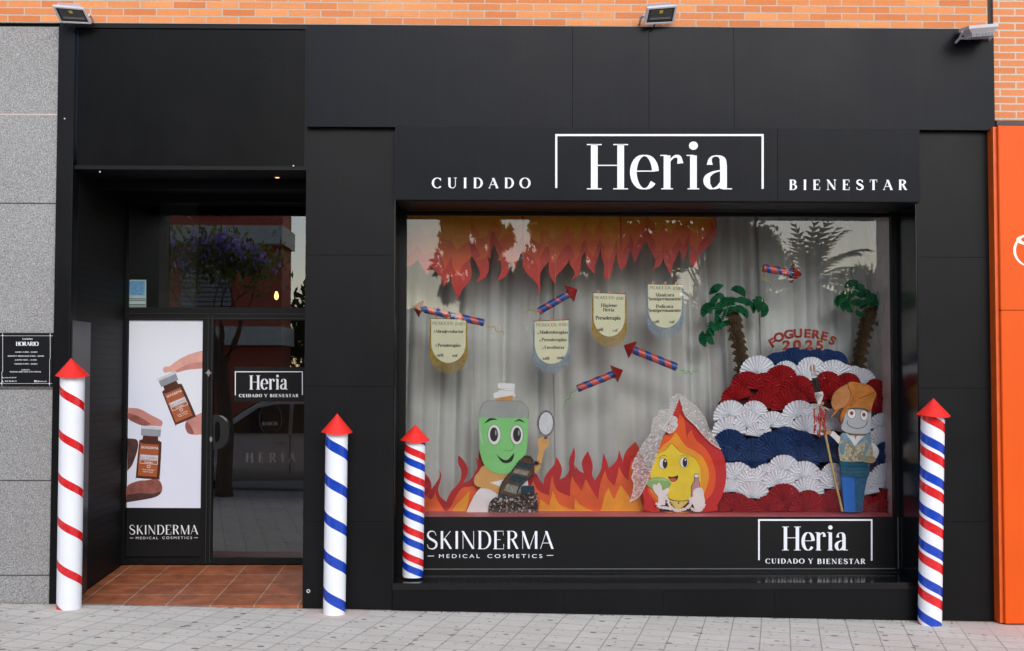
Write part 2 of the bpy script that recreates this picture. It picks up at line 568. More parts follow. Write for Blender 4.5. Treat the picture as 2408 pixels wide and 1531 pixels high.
# ------------------------------------------------------------------ materials of the setting
def brick_mat(name, bw, bh, mortar, c1, c2, cm, offset=.5, loc=(0, 0, 0), plane='xz', rough=.75, b=.6, squash=1.0, msmooth=.15, rot=0.0, stain=None, var=.5):
    t = NT(name)
    tc = t.n('TexCoord')
    sep = t.n('SeparateXYZ')
    t.l(tc.outputs['Object'], sep.inputs[0])
    com = t.n('CombineXYZ')
    t.l(sep.outputs['Y' if plane == 'yz' else 'X'], com.inputs[0])
    t.l(sep.outputs['Y' if plane == 'xy' else 'Z'], com.inputs[1])
    mp = t.n('Mapping')
    mp.inputs['Location'].default_value = loc
    mp.inputs['Rotation'].default_value = (0, 0, rot)
    t.l(com.outputs[0], mp.inputs[0])
    wob = t.noise(mp.outputs[0], 7, 2)
    ad = t.n('VectorMath', operation='MULTIPLY_ADD')
    cw = t.n('CombineXYZ')
    t.l(wob, cw.inputs[0])
    t.l(wob, cw.inputs[1])
    t.l(cw.outputs[0], ad.inputs[0])
    ad.inputs[1].default_value = (.006, .006, 0)
    t.l(mp.outputs[0], ad.inputs[2])
    br = t.n('TexBrick')
    br.offset = offset
    br.inputs['Scale'].default_value = 1
    br.inputs['Brick Width'].default_value = bw
    br.inputs['Row Height'].default_value = bh
    br.inputs['Mortar Size'].default_value = mortar
    br.inputs['Mortar Smooth'].default_value = msmooth
    br.inputs['Bias'].default_value = 0
    br.inputs['Color1'].default_value = (*c1, 1)
    br.inputs['Color2'].default_value = (*c2, 1)
    br.inputs['Mortar'].default_value = (*cm, 1)
    t.l(ad.outputs[0], br.inputs['Vector'])
    fine = t.noise(mp.outputs[0], 45, 5, .7)
    col = t.mix(var, br.outputs['Color'], t.ramp(fine, [(.25, (.45, .45, .45)), (.75, (1, 1, 1))]), 'MULTIPLY')
    if stain:
        col = stain(t, mp.outputs[0], col, tc)
    t.l(col, t.b.inputs['Base Color'])
    t.b.inputs['Roughness'].default_value = rough
    t.b.inputs['Specular IOR Level'].default_value = .25
    inv = t.n('Math', operation='SUBTRACT')
    inv.inputs[0].default_value = 1
    t.l(br.outputs['Fac'], inv.inputs[1])
    ma = t.n('Math', operation='MULTIPLY_ADD')
    t.l(fine, ma.inputs[0])
    ma.inputs[1].default_value = .25
    t.l(inv.outputs[0], ma.inputs[2])
    t.bump(ma.outputs[0], b, .006)
    return t.m


def brick_specks(t, co, col, tc):
    n = t.noise(co, 2.2, 5, .7)
    col = t.mix(.5, col, t.ramp(n, [(.3, (.86, .86, .86)), (.65, (1.05, 1.02, 1.0))]), 'MULTIPLY')
    n2 = t.noise(co, 24, 3, .6)
    return t.mix(t.ramp(n2, [(.70, (0, 0, 0)), (.76, (.55, .55, .55))]), col, lin('#d9c0a6'))


M_BRICK = brick_mat('orange_brick', .2503, .0572, .0052, lin('#ec9c62'), lin('#d67e4a'), lin('#c4b8aa'), loc=(.055, .0115, 0), stain=brick_specks, rough=.8, var=.25)
M_BRICK2 = brick_mat('orange_brick_pier', .2503, .0572, .0065, lin('#e2905c'), lin('#d98452'), lin('#cfc2b4'), loc=(.09, .024, 0), stain=brick_specks, rough=.8, var=.25)
M_BLACKBRICK = brick_mat('black_painted_brick', .25, .0605, .006, (.005, .005, .005), (.0065, .0065, .0065), (.003, .003, .003), plane='yz', rough=.6, b=.8)


def gum(t, co, col, tc):
    n = t.noise(co, 1.6, 5, .65)
    col = t.mix(.55, col, t.ramp(n, [(.3, (.84, .83, .81)), (.7, (1.06, 1.06, 1.05))]), 'MULTIPLY')
    st = t.n('Mapping')
    st.inputs['Scale'].default_value = (1.2, 9, 1)
    t.l(co, st.inputs[0])
    col = t.mix(.45, col, t.ramp(t.noise(st.outputs[0], 5, 5, .7), [(.32, (.74, .72, .70)), (.6, (1.05, 1.05, 1.05))]), 'MULTIPLY')
    for sc, th, cc, seed in ((5.5, .15, (.09, .088, .085), 0), (10.0, .115, (.14, .135, .13), 5)):
        mp = t.n('Mapping')
        mp.inputs['Location'].default_value = (seed, seed * .7, 0)
        mp.inputs['Scale'].default_value = (sc, sc * 1.25, 1)
        t.l(co, mp.inputs[0])
        wv = t.noise(mp.outputs[0], 6, 2)
        v = t.n('TexVoronoi', voronoi_dimensions='2D')
        v.inputs['Scale'].default_value = 1
        t.l(mp.outputs[0], v.inputs['Vector'])
        # spots of different size: some cells hold a spot, others none
        sz = t.n('SeparateColor')
        t.l(v.outputs['Color'], sz.inputs[0])
        r = t.n('Math', operation='MULTIPLY')
        t.l(sz.outputs[0], r.inputs[0])
        r.inputs[1].default_value = th * 1.5
        r2 = t.n('Math', operation='SUBTRACT')
        t.l(r.outputs[0], r2.inputs[0])
        r2.inputs[1].default_value = th * .62
        d2 = t.n('Math', operation='MULTIPLY_ADD')
        t.l(wv, d2.inputs[0])
        d2.inputs[1].default_value = .06
        t.l(v.outputs['Distance'], d2.inputs[2])
        lt = t.n('Math', operation='LESS_THAN')
        t.l(d2.outputs[0], lt.inputs[0])
        ofs = t.n('Math', operation='ADD')
        t.l(r2.outputs[0], ofs.inputs[0])
        ofs.inputs[1].default_value = .045
        t.l(ofs.outputs[0], lt.inputs[1])
        sc2 = t.n('Math', operation='MULTIPLY')
        t.l(lt.outputs[0], sc2.inputs[0])
        sc2.inputs[1].default_value = .72
        col = t.mix(sc2.outputs[0], col, cc)
    # pinkish cement patches round the posts' feet
    for px, py, rr in ((-1.15, -.16, .33), (3.72, -.18, .42), (-3.12, -.14, .27)):
        d = t.n('VectorMath', operation='DISTANCE')
        t.l(tc.outputs['Object'], d.inputs[0])
        d.inputs[1].default_value = (px, py, 0)
        ad = t.n('Math', operation='MULTIPLY_ADD')
        t.l(n, ad.inputs[0])
        ad.inputs[1].default_value = .22
        t.l(d.outputs['Value'], ad.inputs[2])
        m = t.ramp(ad.outputs[0], [(rr - .02, (.75, .75, .75)), (rr + .05, (0, 0, 0))])
        col = t.mix(m, col, lin('#dcc6b8'))
    # contact shade painted as an uneven brown band along the wall foot
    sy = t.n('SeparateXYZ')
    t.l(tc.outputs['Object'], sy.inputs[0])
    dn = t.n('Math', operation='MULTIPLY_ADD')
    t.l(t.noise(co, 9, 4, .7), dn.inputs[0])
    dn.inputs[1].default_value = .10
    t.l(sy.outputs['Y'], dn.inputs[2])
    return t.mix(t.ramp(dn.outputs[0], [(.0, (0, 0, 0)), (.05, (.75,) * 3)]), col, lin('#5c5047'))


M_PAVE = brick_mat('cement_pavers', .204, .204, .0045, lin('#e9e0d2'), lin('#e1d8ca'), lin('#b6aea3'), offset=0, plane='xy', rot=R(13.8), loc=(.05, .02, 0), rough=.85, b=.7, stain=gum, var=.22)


def tile_var(t, co, col, tc):
    return t.mix(.85, col, t.ramp(t.noise(co, 6, 4, .6), [(.3, (.55, .5, .46)), (.7, (1.25, 1.2, 1.15))]), 'MULTIPLY')


M_TILE = brick_mat('terracotta_tiles', .328, .329, .004, lin('#b56d48'), lin('#a5603f'), lin('#cdb49c'), offset=0, plane='xy', loc=(.13, .004, 0), rough=.42, b=.15, stain=tile_var, var=.2)


def granite_mat():
    t = NT('grey_granite')
    co = t.coords()
    v = t.noise(co, 95, 3, .8)
    v2 = t.noise(co, 38, 4, .7)
    c = t.ramp(v, [(.30, lin('#55534f')), (.45, lin('#8d8b88')), (.58, lin('#a5a3a1')), (.70, lin('#cbc9c8'))])
    c = t.mix(.5, c, t.ramp(v2, [(.3, (.7, .69, .68)), (.65, (1.08, 1.08, 1.08))]), 'MULTIPLY')
    c = t.mix(.35, c, t.ramp(t.noise(co, 1.3, 4), [(.3, (.8, .77, .74)), (.7, (1.05, 1.05, 1.05))]), 'MULTIPLY')
    t.l(c, t.b.inputs['Base Color'])
    t.b.inputs['Roughness'].default_value = .75
    t.bump(v, .35, .004)
    return t.m


M_GRANITE = granite_mat()


def panel_mat(name, base, rough, streak=.6, spec=.5):
    """black coated panel with faint drip streaks and dusty patches"""
    t = NT(name)
    co = t.coords()
    s = t.coords('Object', (30, 30, .8))
    st = t.noise(s, 1.4, 4, .7)
    pt = t.noise(co, 1.4, 4, .6)
    c = t.ramp(st, [(.5, base), (.72, tuple(v * 1.15 + .001 for v in base)), (.85, tuple(v * 1.5 + .004 for v in base))])
    c = t.mix(.5, c, t.ramp(pt, [(.35, (.7, .7, .7)), (.7, (1.25, 1.25, 1.25))]), 'MULTIPLY')
    sp_ = t.noise(co, 160, 2, .5)
    c = t.mix(t.ramp(sp_, [(.76, (0, 0, 0)), (.82, (.35, .35, .35))]), c, (.2, .19, .18))
    t.l(c, t.b.inputs['Base Color'])
    r = t.ramp(pt, [(.3, (rough * .85,) * 3), (.7, (rough * 1.15,) * 3)])
    t.l(r, t.b.inputs['Roughness'])
    t.b.inputs['Specular IOR Level'].default_value = spec
    t.bump(t.noise(co, 1.1, 2), .25, .02)
    return t.m


M_PANEL = panel_mat('black_panel', (.0055, .0062, .0095), .34, spec=.12)
M_PILLAR = panel_mat('black_pillar', (.0045, .0045, .005), .42, spec=.17)
M_SIGN = panel_mat('black_sign', (.0055, .0062, .009), .38, spec=.11)
M_STONE = panel_mat('black_polished_stone', (.005, .005, .006), .16, spec=.4)
M_PLINTH = panel_mat('black_plinth', (.004, .004, .0045), .45, spec=.15)
M_HEAD = panel_mat('black_header_panel', (.004, .004, .004), .3, spec=.1)
M_FRAME = flat('black_frame_paint', (.004, .004, .004), .45, .2, var=.2)
M_VINYL = flat('black_vinyl', (.008, .008, .0082), .5, .15, var=.1, scale=3)
M_WHITE = flat('white_lettering', (.83, .83, .86), .5, var=.03)
M_METAL = flat('dull_metal', (.35, .35, .36), .4, .5, 1)
M_DARKHOLE = flat('dark_void', (.004, .004, .004), .9, .1)


def glass_mat(name, tint, ior):
    t = NT(name)
    t.t.nodes.remove(t.b)
    tr = t.n('BsdfTransparent')
    tr.inputs[0].default_value = (*tint, 1)
    gl = t.n('BsdfGlossy')
    gl.inputs['Roughness'].default_value = 0.0
    gl.inputs['Color'].default_value = (.95, .97, 1, 1)
    fr = t.n('Fresnel')
    fr.inputs[0].default_value = ior
    wv = t.noise(t.coords('Object', (1, 1, .6)), .9, 1)
    bp = t.n('Bump')
    bp.inputs['Strength'].default_value = .006
    bp.inputs['Distance'].default_value = .02
    t.l(wv, bp.inputs['Height'])
    t.l(bp.outputs[0], gl.inputs['Normal'])
    m = t.n('MixShader')
    t.l(fr.outputs[0], m.inputs[0])
    t.l(tr.outputs[0], m.inputs[1])
    t.l(gl.outputs[0], m.inputs[2])
    t.l(m.outputs[0], t.out.inputs[0])
    return t.m


M_GLASS = glass_mat('display_glass', (.985, .99, .985), 1.7)
M_DOORGLASS = glass_mat('dark_door_glass', (.80, .82, .80), 2.1)

# ------------------------------------------------------------------ key positions of the front
PY, FY, SY, GY, DY = 0.0, -.055, -.085, .47, 1.33
GSL = -.0208


def gz(x):
    return -.0093 + GSL * x


def px(x, y, Y=0.0):
    return W(x, y, Y).x


def pz(x, y, Y=0.0):
    return W(x, y, Y).z


XL0, XL1 = px(127, 700, -.02), px(166.5, 700, -.02)       # narrow column beside the entrance
XM0, XM1 = px(716, 860), px(925.5, 900)                    # pillar between door and window
XR0, XR1 = px(2160, 900), px(2342, 900)                    # pillar beside the neighbour
ZF0, ZF1 = pz(1530, 302, FY), pz(1530, 64, FY)             # fascia
ZTOP = pz(1204, 61)                                        # where the bricks begin
ZHEAD = pz(450, 399, 0)
ZSILL = pz(1530, 1371, -.03)
ZSIGN0, ZSIGN1 = pz(1546, 472.5, SY), pz(1546, 301.8, SY)
ZLEDGE = pz(1530, 1214.5, GY + .02)
ZTHR0, ZTHR1 = pz(450, 1422.5, 0), pz(450, 1325.5, DY)

# ------------------------------------------------------------------ ground
def sloped(name, x0, x1, y0, y1, dz, mat, nx=1, ny=1):
    bm = BM()
    vs = [[bm.verts.new((x0 + (x1 - x0) * i / nx, y0 + (y1 - y0) * j / ny, gz(x0 + (x1 - x0) * i / nx) + dz)) for i in range(nx + 1)] for j in range(ny + 1)]
    for j in range(ny):
        for i in range(nx):
            bm.faces.new((vs[j][i], vs[j][i + 1], vs[j + 1][i + 1], vs[j + 1][i]))
    return struct(obj(name, bm, mat))


M_ASPHALT = flat('asphalt', (.095, .094, .092), .9, .3, var=.25, scale=30, bump=.4)
M_EARTH = flat('dry_earth', (.16, .14, .11), .9, .2, var=.3, scale=4)
M_KERB = flat('kerb_stone', (.36, .35, .33), .8, .3, var=.15, scale=12)
sloped('ground', -150, 150, -180, 120, -.4, M_EARTH)
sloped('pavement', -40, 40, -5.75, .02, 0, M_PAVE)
bm = BM()
for xa in range(-40, 40, 2):
    v = box(bm, xa, xa + 1.99, -5.9, -5.751, -.3, 0)
    for q in v:
        q.co.z += gz(q.co.x) + (.001 if q.co.z > -.1 else 0)
struct(obj('kerb', bm, M_KERB))
sloped('road', -60, 60, -16.5, -5.9, -.13, M_ASPHALT)
sloped('far_pavement', -60, 60, -34, -16.5, -.02, flat('far_paving', (.15, .147, .14), .85))
bm = BM()
v = [bm.verts.new(p) for p in ((XL1, 0, ZTHR0), (XM0, 0, ZTHR0 - .004), (XM0 + .5, 0.02, ZTHR0 - .004), (XM0 + .5, DY + .2, ZTHR1), (XL1, DY + .2, ZTHR1))]
bm.faces.new(v)
v2 = [bm.verts.new(q.co + Vector((0, 0, -.3))) for q in v]
for i in range(5):
    bm.faces.new((v[i], v2[i], v2[(i + 1) % 5], v[(i + 1) % 5]))
struct(obj('tiled_floor', bm, M_TILE))

# ------------------------------------------------------------------ brick and stone walls
t = thing('brick_wall', 'orange brick wall above the black shop fascia', 'wall', (0, .1, ZTOP))
bm = BM()
box(bm, -9, px(2322, 30), .0, .3, ZTOP + .001, 7.5)
obj('wall_face', bm, M_BRICK, t)
bm = BM()
box(bm, px(2336, 150), 9, -.012, .3, pz(2370, 284), 7.5)
obj('brick_pier', bm, M_BRICK2, t)
bm = BM()
box(bm, px(2322, 30) + .002, px(2336, 150) - .002, .012, .3, ZTOP - .3, 7.5)
obj('expansion_joint', bm, flat('brown_joint', (.05, .035, .028), .8), t)
bm = BM()
box(bm, px(2338, 150), 9, -.03, .28, pz(2370, 296), pz(2370, 285.5))
obj('lintel', bm, flat('lintel_grey', (.06, .05, .055), .6), t)

t = thing('granite_wall', 'speckled grey granite slab wall beside the narrow black column', 'wall', (-5, .1, 0))
ys = [60.5, 268, 478, 915, 1131, 1354, 1430]
xr = XL0 - .004
for i in range(6):
    z1, z0 = pz(60, ys[i]), pz(60, ys[i + 1])
    bm = BM()
    g = .004
    if i == 5:
        z0 = -.1
    box(bm, -9, xr, .012 - (.01 if i == 5 else 0), .3, z0 + g, z1 - g)
    bmesh.ops.bevel(bm, geom=bm.edges[:], offset=.003, segments=1, affect='EDGES')
    obj('stone_slab', bm, M_GRANITE, t)
bm = BM()
box(bm, -9, xr, .02, .28, 0, pz(60, ys[0]))
obj('mortar_bed', bm, flat('dark_mortar', lin('#5f5a56'), .9), t)
bm = BM()
box(bm, -9, xr, .011, .1, pz(60, 269.6), pz(60, 266.6))
obj('mortar_joint', bm, flat('pale_mortar', lin('#cdb9b2'), .9), t)
bm = BM()
box(bm, -9, xr, .02, .25, pz(60, 60), pz(60, 54))
box(bm, -9, XL1, .03, .28, pz(60, 62), ZTOP + .002)
obj('shadow_gap', bm, M_DARKHOLE, t)

# ------------------------------------------------------------------ the black shop front
shop = thing('shopfront', 'black panelled shop front with a recessed door and a wide display window', 'shop front', (0, 0, 0))
FXL, FXR = px(722, 180, FY), px(2338, 190, FY)
# fascia in panels with hairline joints
js = [FXL] + [px(q, 180, FY) for q in (1346, 1526, 1726)] + [FXR]
for a, b in zip(js, js[1:]):
    bm = BM()
    box(bm, a + .0006, b - .0006, FY, .1, ZF0, ZF1)
    bmesh.ops.bevel(bm, geom=bm.edges[:], offset=.001, segments=1, affect='EDGES')
    obj('fascia_panel', bm, M_PANEL, shop)
# panel over the door, in a slim frame
bm = BM()
box(bm, XL1 + .012, FXL - .025, .018, .1, ZHEAD + .03, ZTOP - .035)
hp = obj('header_panel', bm, M_HEAD, shop)
bm = BM()
box(bm, XL0, FXL - .003, .004, .1, ZTOP - .034, ZTOP)
box(bm, FXL - .024, FXL - .003, .006, .1, ZHEAD + .0, ZTOP - .0342)
box(bm, XL1 + .001, FXL - .0242, -.002, .1, ZHEAD, ZHEAD + .029)
obj('header_frame', bm, M_FRAME, shop)
bm = BM()
box(bm, XL0, XL1, -.02, .12, -.2, ZTOP - .035)
bmesh.ops.bevel(bm, geom=bm.edges[:], offset=.003, segments=2, affect='EDGES')
obj('column', bm, M_PILLAR, shop)
bm = BM()
box(bm, XL1 - .012, XL1 + .003, -.026, -.0202, .02, pz(170, 365))
obj('corner_trim', bm, M_FRAME, shop)


def pillar(x0, x1, ys_, y=PY):
    bm = BM()
    zz = [ZF0 + .01] + [pz((x0 + x1) * 155 + 1150, q) for q in ys_] + [-.3]
    for a, b in zip(zz, zz[1:]):
        box(bm, x0, x1, y, .2, b + .0006, a - .0006)
    bmesh.ops.bevel(bm, geom=bm.edges[:], offset=.001, segments=1, affect='EDGES')
    return bm


obj('pillar', pillar(XM0, XM1, (600, 909, 1227)), M_PILLAR, shop)
obj('pillar', pillar(XR0, XR1, (605, 913, 1227)), M_PILLAR, shop)
# entrance recess
bm = BM()
box(bm, XL1 - .25, XL1, .121, DY + .1, -.2, ZHEAD + .2)
obj('recess_side_wall', bm, M_BLACKBRICK, shop)
bm = BM()
box(bm, XL1 - .001, XL1 + .012, .0, px(207, 900, 0) * 0 + .40, .05, pz(186, 756, .2))
obj('reveal_sheet', bm, panel_mat('grey_reveal_sheet', (.02, .02, .023), .35), shop)
bm = BM()
box(bm, XM0, XM1, .2, DY + .1, -.3, ZHEAD + .2)
box(bm, XM1 - .12, XM1 - .001, .2, GY, -.3, ZF0)
obj('pillar_return', bm, M_PILLAR, shop)
bm = BM()
box(bm, XL1, XM0, .1, DY - .06, ZHEAD + .001, ZHEAD + .1)
so_ = obj('soffit', bm, M_FRAME, shop)
bm = BM()
box(bm, XL1, XM0, .52, .6, ZHEAD - .07, ZHEAD)
obj('soffit_beam', bm, M_PANEL, shop)

# ------------------------------------------------------------------ entrance door
DXR = px(760, 900, DY)
door_parts = thing('entrance_door', 'black framed glass entrance door with a fixed side light and transom', 'door', (px(500, 1325, DY), DY, ZTHR1))


def dz_(y, x=500):
    return pz(x, y, DY)


def dx_(x, y=1000):
    return px(x, y, DY)


bm = BM()
zb, zt = ZTHR1, ZHEAD + .05
D0, D1 = DY - .03, DY + .04
box(bm, XL1, dx_(300), D0, D1, zb, zt)                                  # left jamb
box(bm, dx_(300), DXR, D0, D1, dz_(477), zt)                            # head
box(bm, dx_(300), DXR, D0 + .004, D1, dz_(753), dz_(723.5))             # transom bar
box(bm, dx_(476), dx_(502), D0 + .002, D1, zb, dz_(753))                # mullion
box(bm, dx_(300), dx_(476), D0 + .006, D1, zb, dz_(1310))               # bottom rail
box(bm, dx_(502), DXR, D0 + .006, D1, zb, dz_(1311))
obj('frame', bm, M_FRAME, door_parts)
bm = BM()
for xa, xb in ((488.5, 490), (498, 499.5)):
    box(bm, dx_(xa), dx_(xb), D0 - .006, D0 + .0015, zb + .01, dz_(742))
for ya in (738, 748.5):
    box(bm, dx_(300), DXR, D0 - .004, D0 + .0035, dz_(ya + 1.3), dz_(ya))
obj('frame_bead', bm, flat('bead_black', (.02, .02, .02), .35), door_parts)
for nm, xa, xb, ya, yb in (('transom_pane', 300, 745, 477, 723.5), ('door_pane', 502, 745, 753, 1311)):
    bm = BM()
    v = [bm.verts.new(p) for p in ((dx_(xa), DY, dz_(yb)), (dx_(xb), DY, dz_(yb)), (dx_(xb), DY, dz_(ya)), (dx_(xa), DY, dz_(ya)))]
    bm.faces.new(v)
    obj(nm, bm, M_DOORGLASS, door_parts)
# half-round pull with a recessed grip, cylinder lock below the bolt plate
bm = BM()
shape(bm, 'G', [(560, 640), (600, 648), (635, 680), (650, 735), (635, 790), (600, 825), (560, 833)], D0 - .02, .05, True, 6)
h = obj('pull_handle', bm, flat('handle_black', (.012, .012, .012), .3), door_parts)
bm = BM()
shape(bm, 'G', [(572, 690), (585, 676), (596, 690), (598, 760), (586, 790), (570, 780)], D0 - .023, .004)
obj('grip_slot', bm, M_DARKHOLE, h)
bm = BM()
shape(bm, 'G', ell(548, 775, 8, 15, 16), D0 - .012, .02, False)
obj('lock', bm, M_METAL, door_parts)
bm = BM()
bars(bm, 'G', [(525, 395, 543, 415), (531, 388, 537, 425), (518, 403, 550, 409)], D0 - .008, .01)
obj('bolt_plate', bm, M_METAL, door_parts)
# dim room behind the door
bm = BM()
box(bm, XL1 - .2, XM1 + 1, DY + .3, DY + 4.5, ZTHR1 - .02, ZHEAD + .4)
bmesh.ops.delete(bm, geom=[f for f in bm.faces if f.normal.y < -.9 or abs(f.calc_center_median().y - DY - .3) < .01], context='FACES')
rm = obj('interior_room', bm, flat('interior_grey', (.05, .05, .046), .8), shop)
bm = BM()
box(bm, dx_(300), dx_(395), DY + .9, DY + 1.0, ZTHR1, ZHEAD + .3)
obj('interior_partition', bm, flat('interior_green_grey', (.12, .125, .11), .8), shop)

# ------------------------------------------------------------------ display window
win = thing('display_window', 'large display window in a slim black frame with a black lower panel', 'window', (px(1530, 1337, GY), GY, ZSILL))
gx = lambda x, y=850: px(x, y, GY)
gzz = lambda y, x=1530: pz(x, y, GY)
G0, G1 = GY - .03, GY + .03
zlow = gzz(1337)
bm = BM()
box(bm, XM1 - .001, gx(955), G0, G1, ZSILL, ZF0)
box(bm, gx(2097), XR0 + .02, G0, G1, ZSILL, ZF0)
box(bm, gx(955), gx(2097), G0 + .003, G1, gzz(508.5), gzz(498.5))
box(bm, gx(955), gx(2097), G0 + .003, G1, ZSILL, zlow)
box(bm, gx(955), gx(2097), G0 + .003, G1, ZSIGN0 + .03, ZF0)
obj('frame', bm, M_FRAME, win)
bm = BM()
box(bm, gx(955), gx(2097), G0 - .003, G0 + .004, zlow - .001, zlow + .006)
box(bm, gx(2103), gx(2105), G0 - .004, G0 + .004, zlow, gzz(1216))
obj('frame_bead', bm, flat('bead_grey', (.12, .12, .12), .4), win)
bm = BM()
for ya, yb in ((470, 498.5), (508.5, 1216)):
    v = [bm.verts.new(p) for p in ((gx(955), GY, gzz(yb)), (gx(2097), GY, gzz(yb)), (gx(2097), GY, gzz(ya)), (gx(955), GY, gzz(ya)))]
    bm.faces.new(v)
obj('pane', bm, M_GLASS, win)
bm = BM()
box(bm, gx(955), gx(2097), GY - .012, GY + .012, zlow, gzz(1215.2))
obj('lower_panel', bm, M_VINYL, win)
# reveals and sill
bm = BM()
box(bm, XR0 - .006, XR0 + .05, .004, G0, ZSILL, ZF0)
obj('reveal', bm, M_STONE, shop)
bm = BM()
box(bm, XM1 - .05, XM1 + .006, .004, G0, ZSILL, ZF0)
obj('reveal', bm, M_STONE, shop)
bm = BM()
box(bm, XM1 + .001, XR0 + .0, -.03, G0 + .002, ZSILL - .05, ZSILL)
bmesh.ops.bevel(bm, geom=bm.edges[:], offset=.004, segments=2, affect='EDGES')
obj('window_sill', bm, M_STONE, shop)
bm = BM()
ps = [XM1 + .003] + [px(q, 1400) for q in (1325, 1559, 1820)] + [XR0 + .06]
for a, b in zip(ps, ps[1:]):
    box(bm, a, b - .0015, -.02, .2, -.3, ZSILL - .0505)
obj('plinth', bm, M_PLINTH, shop)
# display box behind the glass
M_BOX = flat('display_lining', (.84, .84, .83), .8)
bm = BM()
box(bm, gx(936), gx(2112), GY + .04, GY + 1.0, ZLEDGE - .3, ZF0 + .25)
bmesh.ops.delete(bm, geom=[f for f in bm.faces if abs(f.calc_center_median().y - GY - .04) < .01], context='FACES')
obj('display_lining', bm, M_BOX, win)
bm = BM()
box(bm, gx(940), gx(2108), GY + .022, GY + .99, ZLEDGE - .02, ZLEDGE)
obj('display_floor', bm, flat('coral_red_paper', lin('#e0666a'), .5), win)
# small worn fixings
bm = BM()
tube(bm, [W(725, 1390, -.012), W(725, 1390, .03)], .014, 12)
obj('anchor_socket', bm, M_METAL, shop)
bm = BM()
tube(bm, [W(725, 1390, -.0125), W(725, 1390, .0)], .008, 12)
obj('socket_hole', bm, M_DARKHOLE, shop)
for q in ((152, 279), (690, 390), (235, 404)):
    bm = BM()
    tube(bm, [W(q[0], q[1], -.027), W(q[0], q[1], .03)], .006, 10)
    obj('screw', bm, flat('screw_steel', (.6, .6, .6), .35), shop)

# ------------------------------------------------------------------ the sign board over the window
sign = thing('shop_sign', 'long black sign board with large white serif lettering over the window', 'sign', (px(1546, 470, SY), SY, ZSIGN0))
SXL, SXR = px(929, 385, SY), px(2163.5, 390, SY)
xj = px(1829, 420, SY)
bm = BM()
box(bm, SXL, xj - .001, SY, .0, ZSIGN0, ZSIGN1)
box(bm, xj + .001, SXR, SY, .0, ZSIGN0, ZSIGN1)
bmesh.ops.bevel(bm, geom=bm.edges[:], offset=.0022, segments=2, affect='EDGES')
obj('sign_board', bm, M_SIGN, sign)
bm = BM()
box(bm, SXL + .01, SXR - .01, SY + .02, GY - .03, ZSIGN0 - .006, ZSIGN0 - .001)
obj('sign_underside', bm, M_FRAME, sign)
LY = SY - .006
pen_obj('lettering', [('Heria', 1380.2, 1720, 340, 444)], M_WHITE, sign, LY, 'D0', split=True, thick=.152, thin=.024, xh=.755, raise_=.005)
pen_obj('lettering', [('CUIDADO', 1017, 1246, 418.5, 442)], M_WHITE, sign, LY, 'D0', split=True, thick=.225, thin=.06, track=.46, raise_=.004)
pen_obj('lettering', [('BIENESTAR', 1856, 2133, 423, 446)], M_WHITE, sign, LY, 'D0', split=True, thick=.225, thin=.06, track=.46, raise_=.004)
bm = BM()
bars(bm, 'D0', [(1305.7, 315.3, 1796, 320), (1305.7, 320, 1310.5, 442), (1791, 320.4, 1796, 444)], LY, .006)
obj('border', bm, M_WHITE, sign)

# ------------------------------------------------------------------ vinyl lettering on the lower panel
VY = GY - .0135
v = thing('vinyl_lettering', 'white cosmetics brand name in thin capitals beside the striped rocket on the sill', 'sign', W(1150, 1311, VY))
pen_obj('lettering', [('SKINDERMA', 330, 1147, 200, 314)], M_WHITE, v, VY, 'S7', split=True, thick=.135, thin=.03, serif=False, track=.02)
sans_rows('lettering', [('MEDICAL', 411, 672, 347, 372, 1.45), ('COSMETICS', 722, 1074, 347, 372, 1.45)], M_WHITE, v, VY, 'S7')
bar_parts('dash', 'S7', [(338, 358, 380, 362), (1103, 354, 1145, 358)], VY, M_WHITE, v)
v = thing('vinyl_logo', 'white framed serif shop name under the paper fan mound, on the lower black panel', 'sign', W(1917, 1325, VY))
pen_obj('lettering', [('Heria', 460, 987, 418, 605)], M_WHITE, v, VY, 'S8', split=True, thick=.145, thin=.026, xh=.755)
pen_obj('lettering', [('CUIDADO', 328, 638, 675, 712), ('Y', 674, 706, 675, 713), ('BIENESTAR', 744, 1130, 676, 715)], M_WHITE, v, VY, 'S8', split=True, thick=.26, thin=.07, track=.16)
bm = BM()
bars(bm, 'S8', [(267, 356, 1187, 369), (267, 369, 280, 686), (1175, 369, 1188, 690)], VY, .001)
obj('border', bm, M_WHITE, v)

# ------------------------------------------------------------------ door graphics
HY = DY - .036
v = thing('door_sign', 'small black sign with white serif shop name on the door glass', 'sign', W(633, 944, HY))
cut('sign_panel', 'G', [(677, 372), (1068, 372), (1068, 566), (677, 566)], HY, .004, M_VINYL, v, False)
pen_obj('lettering', [('Heria', 761, 974, 421, 497)], M_WHITE, v, HY - .001, 'G', thick=.16, thin=.035, xh=.755)
pen_obj('lettering', [('CUIDADO', 705, 831, 524, 540), ('Y', 845, 862, 524, 540), ('BIENESTAR', 877, 1034, 524, 540)], M_WHITE, v, HY - .001, 'G', thick=.3, thin=.1, track=.22)
bm = BM()
bars(bm, 'G', [(681, 397, 1059, 402), (681, 402, 686, 530), (1054, 402, 1059, 528)], HY - .001, .001)
obj('border', bm, M_WHITE, v)
M_ETCH = flat('etched_lettering', (.05, .05, .05), .6)
v = thing('etched_door_lettering', 'faint grey capitals on the door glass over the mirrored car', 'sign', W(640, 1080, DY - .004))
pen_obj('lettering', [('HERIA', 742, 1020, 852, 902)], M_ETCH, v, DY - .003, 'G', thick=.2, thin=.07, track=.42)
v = thing('round_glass_sticker', 'thin grey ring emblem with small capitals on the door glass under the black sign', 'sticker', W(640, 980, DY - .004))
